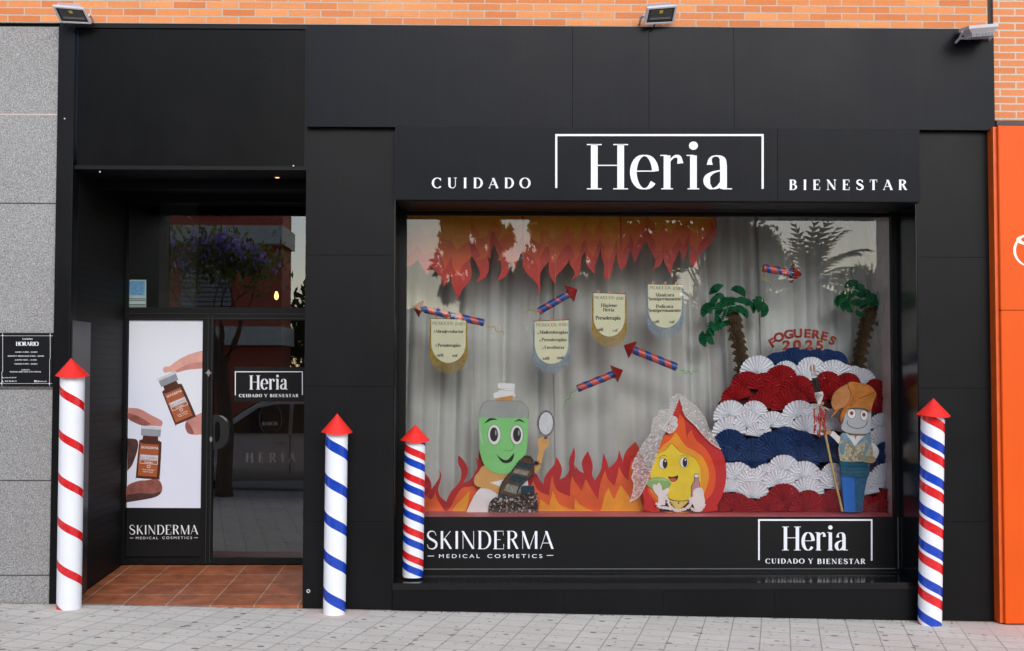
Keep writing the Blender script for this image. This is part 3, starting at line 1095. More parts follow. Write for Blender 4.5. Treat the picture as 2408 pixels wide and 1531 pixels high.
wire('ring', 'G', ell(880, 662, 62, 90, 40) + [ell(880, 662, 62, 90, 40)[0]], DY - .003, .0012, M_ETCH, v, False, 4)
pen_obj('lettering', [('BABOR', 833, 920, 678, 697)], M_ETCH, v, DY - .003, 'G', thick=.16, thin=.06)
# sticker on the transom
v = thing('notice_sticker', 'pale blue printed notice in the corner of the transom glass', 'sticker', W(320, 723, DY - .004))
cut('paper', 'D0', [(298, 658), (344, 658), (343.5, 722.5), (297.5, 722.5)], DY - .003, .001, flat('notice_paper', lin('#9fb3ad'), .6), v, False)
cut('printed_block', 'D0', [(302, 661), (340.5, 661), (340.3, 695), (302, 694)], DY - .0045, .001, flat('notice_blue', lin('#5b93b8'), .6, var=.25, scale=40), v, False)
bm = BM()
bars(bm, 'D0', [(299.5, 702, 342, 703.4), (299.5, 705.6, 342, 707), (299.5, 715.5, 342, 717), (299.5, 719, 342, 720.4)], DY - .0045, .001)
obj('printed_line', bm, M_FRAME, v)

# poster in the side light
M_SKIN = flat('printed_skin', lin('#d39a8c'), .45, var=.12, scale=14)
M_SKIN2 = flat('printed_skin_dark', lin('#8a4f45'), .45, var=.3, scale=16)
M_SKIN3 = flat('printed_skin_deep', lin('#4a2c29'), .45, var=.35, scale=16)
po = thing('door_poster', 'tall pale poster of fingertips holding two brown glass vials', 'poster', W(388, 1310, HY))
QY = DY - .006


def poster_mat():
    t = NT('poster_print')
    co = t.coords('Generated')
    g = t.n('SeparateXYZ')
    t.l(co, g.inputs[0])
    ma = t.n('Math', operation='MULTIPLY_ADD')
    t.l(g.outputs['X'], ma.inputs[0])
    ma.inputs[1].default_value = .5
    t.l(g.outputs['Z'], ma.inputs[2])
    t.l(t.ramp(ma.outputs[0], [(.1, lin('#e2e4f2')), (.6, lin('#d8dbea')), (1.2, lin('#dcdee6'))]), t.b.inputs['Base Color'])
    t.b.inputs['Roughness'].default_value = .4
    return t.m


cut('printed_sheet', 'G', [(94, 108), (508, 110), (495, 1158), (79, 1156)], QY, .003, poster_mat(), po, False)
cut('black_strip', 'G', [(79, 1156.5), (495, 1158.5), (490, 1428), (72, 1428)], QY, .003, M_VINYL, po, False)
pen_obj('lettering', [('SKINDERMA', 93, 476, 1253, 1304)], M_WHITE, po, QY - .001, 'G', thick=.14, thin=.035, serif=False, track=.02)
sans_rows('lettering', [('MEDICAL', 130, 254, 1317, 1331, 1.45), ('COSMETICS', 277, 443, 1316, 1330, 1.45)], M_WHITE, po, QY - .001, 'G')
bar_parts('dash', 'G', [(97, 1323.5, 116, 1326), (455, 1321.5, 475, 1324)], QY - .001, M_WHITE, po)


def finger(pts, m, hl=None, hm=None):
    f = cut('printed_finger', 'G', pts, QY - .0008, .0006, m, po)
    if hl:
        cut('printed_shade', 'G', hl, QY - .0012, .0003, hm, f)


finger([(505, 280), (440, 298), (385, 322), (342, 350), (318, 368), (290, 371), (281, 386), (290, 404), (320, 400), (360, 403), (420, 388), (505, 381)], M_SKIN,
       [(505, 345), (440, 352), (390, 372), (350, 392), (362, 402), (420, 388), (505, 380)], flat('printed_skin_mid', lin('#bd7f74'), .45, var=.15))
finger([(500, 626), (445, 650), (412, 670), (404, 702), (415, 735), (447, 750), (498, 748)], flat('printed_skin_mid', lin('#bd7f74')),
       [(406, 690), (420, 680), (438, 706), (455, 742), (440, 748), (415, 735)], M_SKIN2)
finger([(89, 600), (150, 606), (215, 640), (268, 668), (279, 684), (270, 703), (230, 700), (180, 700), (140, 690), (88, 660)], flat('printed_skin_mid', lin('#bd7f74')),
       [(88, 628), (150, 650), (215, 690), (180, 700), (140, 690), (88, 660)], M_SKIN2)
finger([(84, 770), (130, 775), (143, 800), (135, 850), (108, 920), (83, 950)], M_SKIN3)
finger([(80, 1040), (140, 1008), (190, 1003), (240, 996), (268, 1015), (277, 1050), (265, 1080), (220, 1102), (80, 1126)], M_SKIN2,
       [(80, 1085), (150, 1075), (215, 1078), (265, 1066), (262, 1082), (220, 1102), (80, 1126)], M_SKIN3)
M_CAP = flat('printed_cap', lin('#8d8f98'), .4, var=.2)
M_CAPL = flat('printed_cap_pale', lin('#c3c5cf'), .4)
M_AMBER = flat('printed_amber', lin('#a3552c'), .4, var=.12)
M_AMBERD = flat('printed_amber_dark', lin('#4a2010'), .4, var=.3)


def vial(o, ang, k):
    """a printed vial; its own axes: u across (0 at the middle), v down from the cap"""
    ca, sa = math.cos(R(ang)), math.sin(R(ang))

    def q(u, v):
        return (o[0] + (u * ca - v * sa) * k, o[1] + (u * sa + v * ca) * k)
    p = lambda *l: [q(*z) for z in l]
    vv = cut('printed_vial', 'G', p((-62, 98), (-58, 82), (-40, 76), (40, 76), (56, 82), (64, 100), (66, 285), (56, 292), (-58, 292), (-66, 285)), QY - .0018, .0005, M_AMBERD, po)
    cut('printed_glass', 'G', p((-54, 104), (-40, 100), (40, 100), (48, 108), (50, 270), (40, 278), (-48, 278), (-56, 270)), QY - .0024, .0004, M_AMBER, vv)
    cut('printed_neck', 'G', p((-42, 52), (42, 52), (44, 80), (-44, 80)), QY - .002, .0005, M_AMBERD, vv, False)
    cut('printed_cap', 'G', p((-56, 8), (56, 8), (54, 54), (-54, 54)), QY - .0026, .0005, M_CAP, vv, False)
    cut('printed_cap_top', 'G', p((-57, 0), (57, 0), (57, 16), (-57, 16)), QY - .0029, .0003, M_CAPL, vv, False)
    cut('printed_label', 'G', p((-50, 160), (50, 160), (50, 185), (-50, 185)), QY - .003, .0003, flat('label_white', lin('#c9c5cc')), vv, False)
    bm = BM()
    rects = [((-50, 188), (50, 190)), ((-50, 208), (50, 210)), ((-50, 188), (-48, 210)), ((48, 188), (50, 210)), ((-8, 216), (10, 218)), ((-8, 228), (10, 230)), ((-8, 216), (-6, 230)), ((8, 216), (10, 230))]
    for i, (a, b) in enumerate(rects):
        slab(bm, [at('G', z, QY - .003 - i * .00004) for z in p(a, (b[0], a[1]), b, (a[0], b[1]))], .0003)
    obj('label_frame', bm, M_WHITE, vv)
    CR['V'] = None

    for s, u0, u1, v0, v1, m in (('SKINDERMA', -48, 48, 112, 126, M_WHITE), ('Eye Contour', -47, 47, 166, 180, flat('label_grey', lin('#6d6a78'))), ('Combo', -24, 24, 194, 205, M_WHITE), ('10 ml / 0.35 fl.oz', -32, 32, 238, 246, M_WHITE), ('Made in Spain', -28, 28, 250, 257, M_WHITE)):
        bm = BM()
        t_ = sans_rows('label_text', [(s, u0, u1, v0, v1)], m, None, 0, 'D0')
        # move the flat line from its drawing frame into the vial's own axes
        for vert in t_.data.vertices:
            d = CROT.transposed() @ (vert.co - CAM)
            uu, v_ = PCX + FPX * d.x / -d.z, PCY - FPX * d.y / -d.z
            vert.co = at('G', q(uu, v_), QY - .0036)
        t_.parent = vv
        bm.free()


vial((299, 417), -23, .95)
vial((216, 703), 4, 1.0)

# ------------------------------------------------------------------ opening-hours sign on the granite
OY = -.012
v = thing('opening_hours_sign', 'black opening hours board with white lettering on the granite wall', 'sign', W(62, 908, OY))
cut('board', 'I', [(-80, 185), (1247, 187), (1228, 1442), (-110, 1438)], OY, .014, M_VINYL, v, False)
IY = OY - .001
pen_obj('lettering', [('NUESTRO', 525, 765, 315, 347), ('HORARIO', 376, 902, 398, 487)], M_WHITE, v, IY, 'I', thick=.24, thin=.07)
sans_rows('lettering', [('LUNES 15:00H - 20:00H', 360, 876, 622, 650), ('MARTES Y MIERCOLES 9:30H - 20:00H', 185, 1034, 715, 745), ('JUEVES 9:30H - 15:00H', 350, 862, 808, 836),
                        ('VIERNES 9:30H - 20:00H', 332, 876, 900, 930), ('SABADO', 508, 695, 1040, 1068), ('MAQUILLAJES CON CITA PREVIA', 234, 965, 1086, 1116),
                        ('616 64 20 07', 108, 386, 1225, 1252), ('965 98 88 22', 112, 390, 1308, 1337), ('@heria_cb', 872, 1096, 1308, 1340)], M_WHITE, v, IY, 'I', 1.1, .012)
bm = BM()
bars(bm, 'I', [(-75, 251, 1245, 257), (58, 190, 66, 1100), (40, 1100, 48, 1440), (1178, 190, 1186, 800), (1164, 800, 1172, 1440), (-100, 1375, 1228, 1381)], IY, .001)
for cxx, cyy in ((60, 250), (1182, 254), (28, 1376), (1158, 1378)):
    shape(bm, 'I', [(cxx, cyy - 30), (cxx + 7, cyy - 7), (cxx + 30, cyy), (cxx + 7, cyy + 7), (cxx, cyy + 30), (cxx - 7, cyy + 7), (cxx - 30, cyy), (cxx - 7, cyy - 7)], IY - .0007, .0005, False)
obj('border', bm, M_WHITE, v)
bm = BM()
shape(bm, 'I', [(45, 1310), (58, 1306), (62, 1322), (74, 1336), (88, 1338), (84, 1348), (66, 1344), (48, 1328)], IY, .001)
shape(bm, 'I', [(56, 1224), (66, 1222), (70, 1234), (80, 1244), (90, 1246), (86, 1254), (70, 1250), (56, 1238)], IY, .001)
bars(bm, 'I', [(806, 1302, 858, 1312), (806, 1312, 818, 1346), (846, 1312, 858, 1346), (818, 1336, 846, 1346), (826, 1318, 840, 1332)], IY, .001)
obj('icon', bm, M_WHITE, v)

# ------------------------------------------------------------------ floodlights
M_ALU = flat('floodlight_grey', lin('#c3c3c8'), .45, .5, var=.08)
M_LAMPGLASS = flat('lamp_glass', (.016, .016, .017), .12, .5)
M_REFL = flat('lamp_reflector', (.06, .06, .06), .3, .5, .3)
M_CHIP = flat('led_chip', lin('#b9a92c'), .5)


def lerp2(q, u, v):
    a = q[0].lerp(q[1], u)
    b = q[3].lerp(q[2], u)
    return a.lerp(b, v)


def floodlight(q, label, arm):
    """q: the front face's corners (top left, top right, bottom right, bottom left) in the world"""
    c = sum(q, Vector()) / 4
    t = thing('floodlight', label, 'floodlight', c, 'floodlights over the shop fascia')
    n = (q[1] - q[0]).cross(q[3] - q[0]).normalized()
    if n.y > 0:
        n = -n
    hb = -n
    bm = BM()
    o = [bm.verts.new(p) for p in q]
    i1 = [bm.verts.new(lerp2(q, u, v) + n * .0) for u, v in ((.06, .08), (.94, .08), (.94, .92), (.06, .92))]
    i2 = [bm.verts.new(lerp2(q, u, v) + hb * .008) for u, v in ((.06, .08), (.94, .08), (.94, .92), (.06, .92))]
    s1 = [bm.verts.new(p + hb * .022) for p in q]
    s2 = [bm.verts.new(lerp2(q, u, v) + hb * .06) for u, v in ((.14, .14), (.86, .14), (.86, .86), (.14, .86))]
    for a, b in ((i1, i2), (i1, o), (o, s1), (s1, s2)):
        for k in range(4):
            bm.faces.new((a[k], b[k], b[(k + 1) % 4], a[(k + 1) % 4]))
    bm.faces.new(s2)
    bmesh.ops.recalc_face_normals(bm, faces=bm.faces)
    hs = obj('housing', bm, M_ALU, t)
    bm = BM()
    for k in range(15):
        u = .15 + .7 * k / 14
        a, b = lerp2(q, u - .008, .1), lerp2(q, u + .008, .1)
        e, f = lerp2(q, u + .008, .88), lerp2(q, u - .008, .88)
        lo = [p + hb * .024 for p in (a, b, e, f)]
        hi = [p + hb * .082 for p in (a, b, e, f)]
        vl, vh = [bm.verts.new(p) for p in lo], [bm.verts.new(p) for p in hi]
        for j in range(4):
            bm.faces.new((vl[j], vl[(j + 1) % 4], vh[(j + 1) % 4], vh[j]))
        bm.faces.new(vh)
    bmesh.ops.recalc_face_normals(bm, faces=bm.faces)
    obj('cooling_fins', bm, M_ALU, hs)

    def quad(name, u0, u1, v0, v1, d, m):
        bm = BM()
        bm.faces.new([bm.verts.new(lerp2(q, u, v) + n * d) for u, v in ((u0, v0), (u1, v0), (u1, v1), (u0, v1))])
        bmesh.ops.recalc_face_normals(bm, faces=bm.faces)
        return obj(name, bm, m, t)
    quad('front_glass', .06, .94, .08, .92, -.006, M_LAMPGLASS)
    quad('reflector', .14, .88, .14, .70, -.0045, M_REFL)
    quad('reflector_lip', .16, .86, .62, .74, -.004, flat('lamp_lip', (.16, .16, .16), .4))
    quad('led_chip', .44, .56, .20, .38, -.003, M_CHIP)
    bm = BM()
    for s in (0, 1):
        p0 = lerp2(q, s + (.03 if s else -.03), .55) + hb * .03
        p1 = lerp2(q, s + (.03 if s else -.03), .85) + hb * .07
        p2 = Vector((p1.x, -.002, p1.z - .02))
        tube(bm, [p0, p1, p2], .009, 6)
    m = lerp2(q, .5, .85)
    tube(bm, [lerp2(q, -.03, .85) + hb * .07, lerp2(q, 1.03, .85) + hb * .07], .009, 6)
    obj('bracket', bm, M_ALU, t)
    bm = BM()
    a = lerp2(q, arm, .98) + hb * .03
    tube(bm, [a, a + Vector((-.012, .02, -.035)), Vector((a.x - .03, FY - .003, a.z - .06)), Vector((a.x - .03, .0, a.z - .065))], .006, 6)
    obj('cable', bm, M_FRAME, t)


floodlight([W(124, 15, -.27), W(197.3, 21.3, -.19), W(215, 56.5, -.09), W(142.5, 53.7, -.15)], 'grey floodlight twisted towards the granite wall, at the corner above the narrow column', .5)
floodlight([W(1523, 19.8, -.25), W(1592.5, 14, -.21), W(1584.5, 55, -.10), W(1515.2, 57.9, -.14)], 'grey floodlight over the middle of the fascia, lens facing the street', .42)
floodlight([W(2279, 60.5, -.36), W(2348, 54.8, -.33), W(2325, 67.6, -.07), W(2254, 69.2, -.10)], 'grey floodlight lying flat, seen from its edge by the brick pier', .7)

# ------------------------------------------------------------------ neighbour's orange panel and the gap beside it
M_ORANGE = flat('orange_panel', lin('#e05610'), .45, .2, var=.05, scale=1.2)
n_ = thing('neighbour_shop_panel', 'bright orange cladding panel with a cream line emblem beside the black front', 'panel', (px(2400, 1466), -.1, 0))
NX = px(2356, 900, -.13)
NZ1, NZ0 = pz(2370, 295, -.13), pz(2380, 1467, -.13)
zj = pz(2380, 730, -.13)
bm = BM()
box(bm, NX, NX + 3, -.13, .25, NZ0, zj - .0015)
box(bm, NX, NX + 3, -.13, .25, zj + .0015, NZ1)
bmesh.ops.bevel(bm, geom=bm.edges[:], offset=.004, segments=2, affect='EDGES')
obj('cladding', bm, M_ORANGE, n_)
bm = BM()


def ring(bm, c, o, i, Y, a0=0, a1=360, n=40):
    vo, vi = [], []
    for k in range(n + 1):
        a = R(a0 + (a1 - a0) * k / n)
        vo.append(bm.verts.new(at(c, (o[0] + o[2] * math.cos(a), o[1] + o[3] * math.sin(a)), Y)))
        vi.append(bm.verts.new(at(c, (i[0] + i[2] * math.cos(a), i[1] + i[3] * math.sin(a)), Y)))
    for k in range(n):
        bm.faces.new((vo[k], vo[k + 1], vi[k + 1], vi[k]))


ring(bm, 'K', (900, 770, 375, 345), (915, 775, 335, 320), -.132)
ring(bm, 'K', (930, 560, 345, 120), (985, 545, 305, 90), -.1335)
obj('emblem', bm, flat('cream_print', lin('#f4e8d2'), .5), n_)
g_ = thing('timber_batten', 'weathered timber batten and crumbling foam strip closing the gap by the orange panel', 'batten', (XR1, .02, 0))
bm = BM()
xa = XR1 + .002
box(bm, xa, xa + .022, .004, .1, -.3, pz(2338, 306))
obj('batten', bm, flat('old_timber', lin('#8a7260'), .8, var=.35, scale=22), g_)
bm = BM()
random.seed(3)
zz = -.3
while zz < pz(2338, 300):
    h = random.uniform(.02, .06)
    box(bm, xa + .0225, NX - .028 + random.uniform(-.004, .006), .002 + random.uniform(0, .012), .1, zz, zz + h - .0008)
    zz += h
obj('foam_strip', bm, flat('old_foam', lin('#6a6461'), .95, var=.5, scale=60, bump=.8, bscale=120), g_)
bm = BM()
box(bm, NX - .027, NX - .0005, -.10, .2, NZ0, NZ1 - .005)
obj('cladding_return', bm, flat('orange_side', lin('#dd5a14'), .5), n_)

# ------------------------------------------------------------------ paper rockets standing at the shop
M_PAPER = flat('white_paper', (.82, .82, .835), .55, var=.03, scale=5, bump=.25, bscale=9)
M_RRED = flat('red_card', lin('#e8291e'), .5, var=.06)
M_TRED = flat('red_tape', lin('#d81c22'), .22, .6, var=.2, scale=30, bump=.35, bscale=26, coat=.3)
M_TBLUE = flat('blue_tape', lin('#0b3fae'), .22, .6, var=.2, scale=30, bump=.35, bscale=26, coat=.3)


def helix_band(bm, p0, p1, r, start, pitch, width, length, turn=1, n=28):
    """ribbon wound on the tube p0 (top) to p1 (bottom); start = height of the band's centre at angle 0"""
    ax = (p1 - p0)
    L = ax.length
    ax.normalize()
    a, b = frame_of(ax)
    # make a point along +X, b towards the street
    a = (Vector((1, 0, 0)) - ax * ax.x).normalized()
    b = (Vector((0, -1, 0)) + ax * ax.y).normalized()
    seg = int(length * n)
    prev = None
    for k in range(seg + 1):
        th = 2 * math.pi * k / n
        s = start + pitch * k / n
        lo, hi = max(0.0005, s - width / 2), min(L - .0005, s + width / 2)
        if hi <= lo:
            prev = None
            continue
        rad = (-a * math.cos(th) + b * math.sin(th))
        q = (bm.verts.new(p0 + ax * lo + rad * r), bm.verts.new(p0 + ax * hi + rad * r))
        if prev:
            bm.faces.new((prev[0], prev[1], q[1], q[0]))
        prev = q


def standing_rocket(tip, ctop, cbot, rpx, conew, Y, bands, label):
    top, bot = W(*ctop, Y), W(*cbot, Y)
    k = (W(ctop[0] + rpx, ctop[1], Y) - W(*ctop, Y)).length
    t = thing('paper_rocket', label, 'decoration', bot, 'striped paper rockets standing at the shop')
    bm = BM()
    tube(bm, [top, top.lerp(bot, .33), top.lerp(bot, .66), bot], k, 40)
    # overlap seam of the wrapped paper, turned a little to one side
    sx = Vector((math.cos(R(250)) * (k + .0006), math.sin(R(250)) * (k + .0006), 0))
    sw = Vector((.004, 0, 0))
    bm.faces.new([bm.verts.new(v_) for v_ in (top + sx, top + sx + sw, bot + sx + sw * 1.6, bot + sx)])
    obj('tube', bm, M_PAPER, t, True)
    me = t.children[0].data
    for p in me.polygons:
        if len(p.vertices) > 4:
            p.use_smooth = False
    apex = W(*tip, Y)
    cr = (W(ctop[0] + conew, ctop[1], Y) - top).length
    bm = BM()
    base = top + Vector((0, 0, -.004))
    rng = [bm.verts.new(base + Vector((math.cos(a) * cr, math.sin(a) * cr, -.004 + .010 * math.sin(a * 2 + 1) * (1 if i % 2 else .8)))) for i, a in enumerate(2 * math.pi * j / 64 for j in range(64))]
    av = bm.verts.new(apex)
    for j in range(64):
        bm.faces.new((rng[j], rng[(j + 1) % 64], av))
    # the card's inner side and overlap seam
    av2 = bm.verts.new(apex - Vector((0, 0, .006)))
    r2 = [bm.verts.new(v_.co * .985 + base * .015) for v_ in rng]
    for j in range(64):
        bm.faces.new((r2[(j + 1) % 64], r2[j], av2))
        bm.faces.new((rng[j], r2[j], r2[(j + 1) % 64], rng[(j + 1) % 64]))
    obj('cone', bm, M_RRED, t)
    pxm = (bot - top).length / (cbot[1] - ctop[1])
    for color, offs, pitch, wd in bands:
        bm = BM()
        s0 = offs * pxm
        turns = ((bot - top).length - s0) / (pitch * pxm) + 1
        helix_band(bm, top, bot, k + .0012, s0, pitch * pxm, wd * pxm, turns)
        obj('ribbon', bm, M_TRED if color == 'r' else M_TBLUE, t, True)
    return t


standing_rocket((167, 842), (170.5, 884), (162, 1434), 28, 39, -.16, [('r', 23 - 102, 102, 20)], 'tall white paper rocket with a red spiral beside the opening hours board')
standing_rocket((793, 972), (792, 1016), (786, 1446), 26, 37, -.17, [('b', 13 - 89, 89, 25)], 'white paper rocket with a blue spiral before the pillar by the entrance')
standing_rocket((977, 998), (976, 1035), (970.5, 1356), 24.3, 35, .17, [('b', 38 - 62, 62, 17), ('r', 12 - 62, 62, 17)], 'red and blue striped paper rocket standing on the black window sill')
standing_rocket((2195, 936), (2193.5, 976), (2186.5, 1469), 26.7, 39.5, -.14, [('b', 49 - 83, 83, 22), ('r', 80 - 83 - 83, 83, 22)], 'red and blue striped paper rocket standing on the pavement near the orange panel')

# ------------------------------------------------------------------ curtains
M_CURT = flat('grey_curtain', (.60, .62, .60), .85, .2, var=.1, scale=2.5)
CY = GY + .86


def curtain(xa, xb, ph, label, dy):
    bm = BM()
    p0, p1 = W(xa, 1200, CY), W(xb, 1200, CY)
    n, m = 64, 14
    z0, z1 = ZLEDGE + .012, ZF0 + .1
    vs = []
    rnd = random.Random(int(ph * 100))
    ks = [(rnd.uniform(8, 22), rnd.uniform(0, 6), rnd.uniform(.016, .036), rnd.uniform(-.4, .4)) for _ in range(4)]
    for j in range(m + 1):
        row = []
        v = j / m
        for i in range(n + 1):
            x = p0.x + (p1.x - p0.x) * i / n
            y = CY + dy
            for kf, kp, ka, kt in ks:
                y -= abs(math.sin((x + kt * .1 * v) * kf + kp)) * ka * (1.6 - .7 * v)
            edge = min(i, n - i) / n
            y += .012 * (1 - min(1, edge * 9))
            row.append(bm.verts.new((x + .012 * math.sin(v * 5 + ph), y, z1 + (z0 - z1) * v)))
        vs.append(row)
    for j in range(m):
        for i in range(n):
            bm.faces.new((vs[j][i], vs[j + 1][i], vs[j + 1][i + 1], vs[j][i + 1]))
    o = obj('curtain', bm, M_CURT, None, True)
    return tag(o, label, 'curtain', 'grey curtains behind the window display')


for a in ((930, 1119, .3, 'grey curtain length at the striped rocket side, behind the two flame panels', .0),
          (1116, 1309, 1.2, 'grey curtain length behind the green bottle figure and its hand mirror', .018),
          (1305, 1604, 2.1, 'wide grey curtain length behind the lace veiled flame figure', .004),
          (1600, 1790, 3.3, 'grey curtain length behind the first paper palm, nearer the middle', .02),
          (1785, 1892, 4.4, 'narrow grey curtain length behind the curved red lettering', .006),
          (1887, 2114, 5.2, 'grey curtain length behind the second paper palm, at the window end', .02)):
    curtain(*a)

# ------------------------------------------------------------------ painted flame cut-outs
M_FRED = flat('flame_red', lin('#bd0a10'), .45, var=.22, scale=5)
M_FORG = flat('flame_orange', lin('#f0651a'), .45, var=.2, scale=6)
M_FYEL = flat('flame_yellow', lin('#fba51c'), .45, var=.15, scale=6)


def flame_top_mat(name, stops, seed):
    t = NT(name)
    co = t.coords('Generated', (1, 1, 1))
    s = t.n('SeparateXYZ')
    t.l(co, s.inputs[0])
    nz = t.noise(t.coords('Object', (1, 1, .45), loc=(seed, 0, 0)), 6, 4, .6)
    ma = t.n('Math', operation='MULTIPLY_ADD')
    t.l(nz, ma.inputs[0])
    ma.inputs[1].default_value = .75
    t.l(s.outputs['Z'], ma.inputs[2])
    t.l(t.ramp(ma.outputs[0], stops), t.b.inputs['Base Color'])
    t.b.inputs['Roughness'].default_value = .35
    return t.m


M_FT1 = flame_top_mat('hanging_flame_red', [(.4, lin('#b8140e')), (.75, lin('#d0280e')), (1.05, lin('#d84a10'))], 0)
M_FT2 = flame_top_mat('hanging_flame_orange', [(.35, lin('#dc3c0c')), (.7, lin('#ea640e')), (1.1, lin('#f08f14'))], 3)
M_FT3 = flame_top_mat('hanging_flame_yellow', [(.35, lin('#ec800e')), (.9, lin('#f6b31e'))], 6)
OUT1 = [(160, -90), (160, 610), (205, 598), (255, 548), (300, 620), (342, 684), (370, 608), (425, 665), (462, 715), (480, 782), (525, 712), (549, 660), (541, 606), (543, 715), (562, 800), (600, 890), (640, 800), (700, 730), (716, 648), (702, 562), (712, 512), (760, 590), (786, 655), (780, 700), (738, 742), (820, 712), (857, 650), (863, 580), (848, 520), (876, 547), (884, 470), (905, 425), (948, 520), (967, 600), (964, 662), (931, 732), (1000, 697), (1032, 642), (1031, 580), (1060, 560), (1070, 600), (1090, 640), (1104, 560), (1135, 500), (1148, 440), (1150, -90)]
OUT2 = [(1150, -90), (1150, 560), (1158, 610), (1185, 665), (1245, 725), (1284, 785), (1267, 862), (1300, 800), (1297, 705), (1312, 640), (1350, 590), (1376, 563), (1370, 625), (1387, 690), (1425, 759), (1437, 690), (1482, 640), (1530, 580), (1547, 538), (1552, 590), (1587, 640), (1592, 680), (1561, 724), (1620, 682), (1645, 605), (1652, 530), (1684, 478), (1690, 560), (1712, 622), (1766, 672), (1766, 600), (1800, 500), (1812, 425), (1822, 520), (1846, 600), (1842, 680), (1868, 728), (1900, 680), (1926, 560), (1950, 488), (1955, 560), (1970, 600), (1984, 639)]
OUT3 = [(389, -90), (389, 639), (432, 600), (452, 520), (471, 458), (490, 520), (511, 572), (536, 512), (580, 420), (615, 398), (640, 470), (674, 530), (687, 580), (659, 633), (722, 600), (750, 540), (757, 498), (756, 560), (787, 630), (825, 680), (826, 620), (850, 550), (886, 468), (905, 500), (925, 558), (950, 500), (956, 440), (970, 413), (981, 460), (970, 530), (990, 590), (1038, 631), (1046, 540), (1100, 470), (1156, 410), (1161, 370), (1144, 308), (1168, 347), (1202, 374), (1202, -90)]
HY2 = GY + .30


def hanging_flames(c, pts, label):
    t = thing('flame_cutout', label, 'cutout', at(c, pts[len(pts) // 2], HY2), 'hanging flame cut-outs')
    cut('red_flame', c, pts, HY2, .006, M_FT1, t, True, 4, 80)
    top = pts[0][1]
    rnd = random.Random(len(pts))

    def squash(f, inset):
        xs = [p[0] for p in pts]
        lo, hi = min(xs), max(xs)
        out = []
        for x, y in pts:
            if y <= top + 1:
                out.append((lo + inset if x - lo < hi - x else hi - inset, y))
            else:
                out.append((min(hi - inset, max(lo + inset, x + rnd.uniform(-7, 7))), top + (y - top) * f + rnd.uniform(-25, 25)))
        return out
    cut('orange_flame', c, squash(.80, 8), HY2 - .004, .0035, M_FT2, t, True, 4, 80)
    cut('yellow_flame', c, squash(.56, 14), HY2 - .008, .0035, M_FT3, t, True, 4, 80)
    return t


hanging_flames('A', OUT1, 'painted red and orange flame panel hanging at the window corner over the long tilted rocket')
hanging_flames('A', OUT2 + [(1984, -90)], 'painted flame panel hanging over the two middle promotion pennants')
hanging_flames('B', OUT3, 'painted flame panel hanging furthest along, over the pennant for manicures')

FY2 = GY + .40
RED1 = [(340, 1425), (340, 1040), (380, 1075), (408, 1130), (416, 1192), (470, 1115), (491, 1070), (488, 1013), (506, 1060), (496, 1125), (476, 1200), (500, 1268), (555, 1312), (572, 1268), (605, 1208), (660, 1150), (690, 1092), (692, 1010), (665, 950), (668, 873), (722, 930), (757, 1000), (750, 1062), (716, 1132), (765, 1120), (820, 1050), (846, 980), (830, 893), (858, 930), (858, 828), (900, 900), (935, 1010), (960, 1425)]
ORA1 = [(340, 1425), (340, 1240), (372, 1270), (412, 1290), (436, 1260), (450, 1222), (475, 1300), (545, 1405), (590, 1370), (640, 1270), (700, 1185), (780, 1170), (850, 1140), (900, 1100), (900, 1425)]
YEL1 = [(600, 1425), (640, 1350), (700, 1290), (772, 1212), (764, 1300), (720, 1425)]


def e2d(p):
    return ((p[0] * .2496 + 1352.1 - 911.2) / .24963, p[1])


RED2 = [(1250, 1425), (1250, 1090), (1330, 1055), (1402, 1050), (1440, 1118), (1472, 1150), (1480, 1085), (1522, 1020), (1572, 960), (1592, 888), (1630, 960), (1643, 1020), (1622, 1102), (1680, 1072), (1711, 1010), (1712, 920), (1760, 796), (1767, 880), (1757, 960), (1775, 1010)] + \
       [e2d(p) for p in [(0, 968), (40, 1020), (84, 1043), (64, 960), (80, 900), (121, 836), (156, 920), (167, 985), (162, 1060), (190, 1112), (242, 1020), (256, 950), (268, 853), (296, 920), (320, 998), (380, 940), (402, 900), (415, 823), (440, 900), (452, 942), (470, 860), (512, 800), (570, 746), (600, 800), (640, 910), (700, 1040), (740, 1425)]]
ORA2 = [(1330, 1425), (1340, 1210), (1375, 1115), (1402, 1180), (1460, 1230), (1522, 1250), (1536, 1150), (1551, 1062), (1572, 1150), (1600, 1205), (1660, 1240), (1722, 1262), (1722, 1170), (1741, 1068), (1775, 1160)] + \
       [e2d(p) for p in [(0, 1120), (62, 1210), (80, 1160), (100, 1097), (142, 1170), (182, 1240), (216, 1292), (242, 1130), (285, 1008), (312, 1100), (372, 1162), (395, 1080), (415, 983), (452, 1060), (502, 1112), (515, 1000), (535, 902), (562, 1010), (640, 1200), (690, 1425)]]
YEL2 = [(1420, 1425), (1441, 1288), (1480, 1320), (1524, 1350), (1545, 1260), (1560, 1208), (1590, 1290), (1640, 1350), (1760, 1390)] + \
       [e2d(p) for p in [(0, 1280), (60, 1350), (180, 1400), (240, 1400), (282, 1250), (320, 1182), (345, 1250), (372, 1292), (395, 1230), (430, 1157), (500, 1250), (540, 1330), (590, 1220), (660, 1425)]]
t = thing('flame_cutout', 'painted flame board between the striped rocket and the green bottle figure', 'cutout', at('D', (600, 1425), FY2), 'flame boards on the display floor')
cut('red_flame', 'D', RED1, FY2, .008, M_FRED, t, True, 4, 80)
cut('orange_flame', 'D', ORA1, FY2 - .008, .007, M_FORG, t, True, 4, 80)
cut('yellow_flame', 'D', YEL1, FY2 - .016, .007, M_FYEL, t, True, 4, 80)
t = thing('flame_cutout', 'wide painted flame board between the hand mirror and the veiled flame figure', 'cutout', at('D', (1800, 1425), FY2), 'flame boards on the display floor')
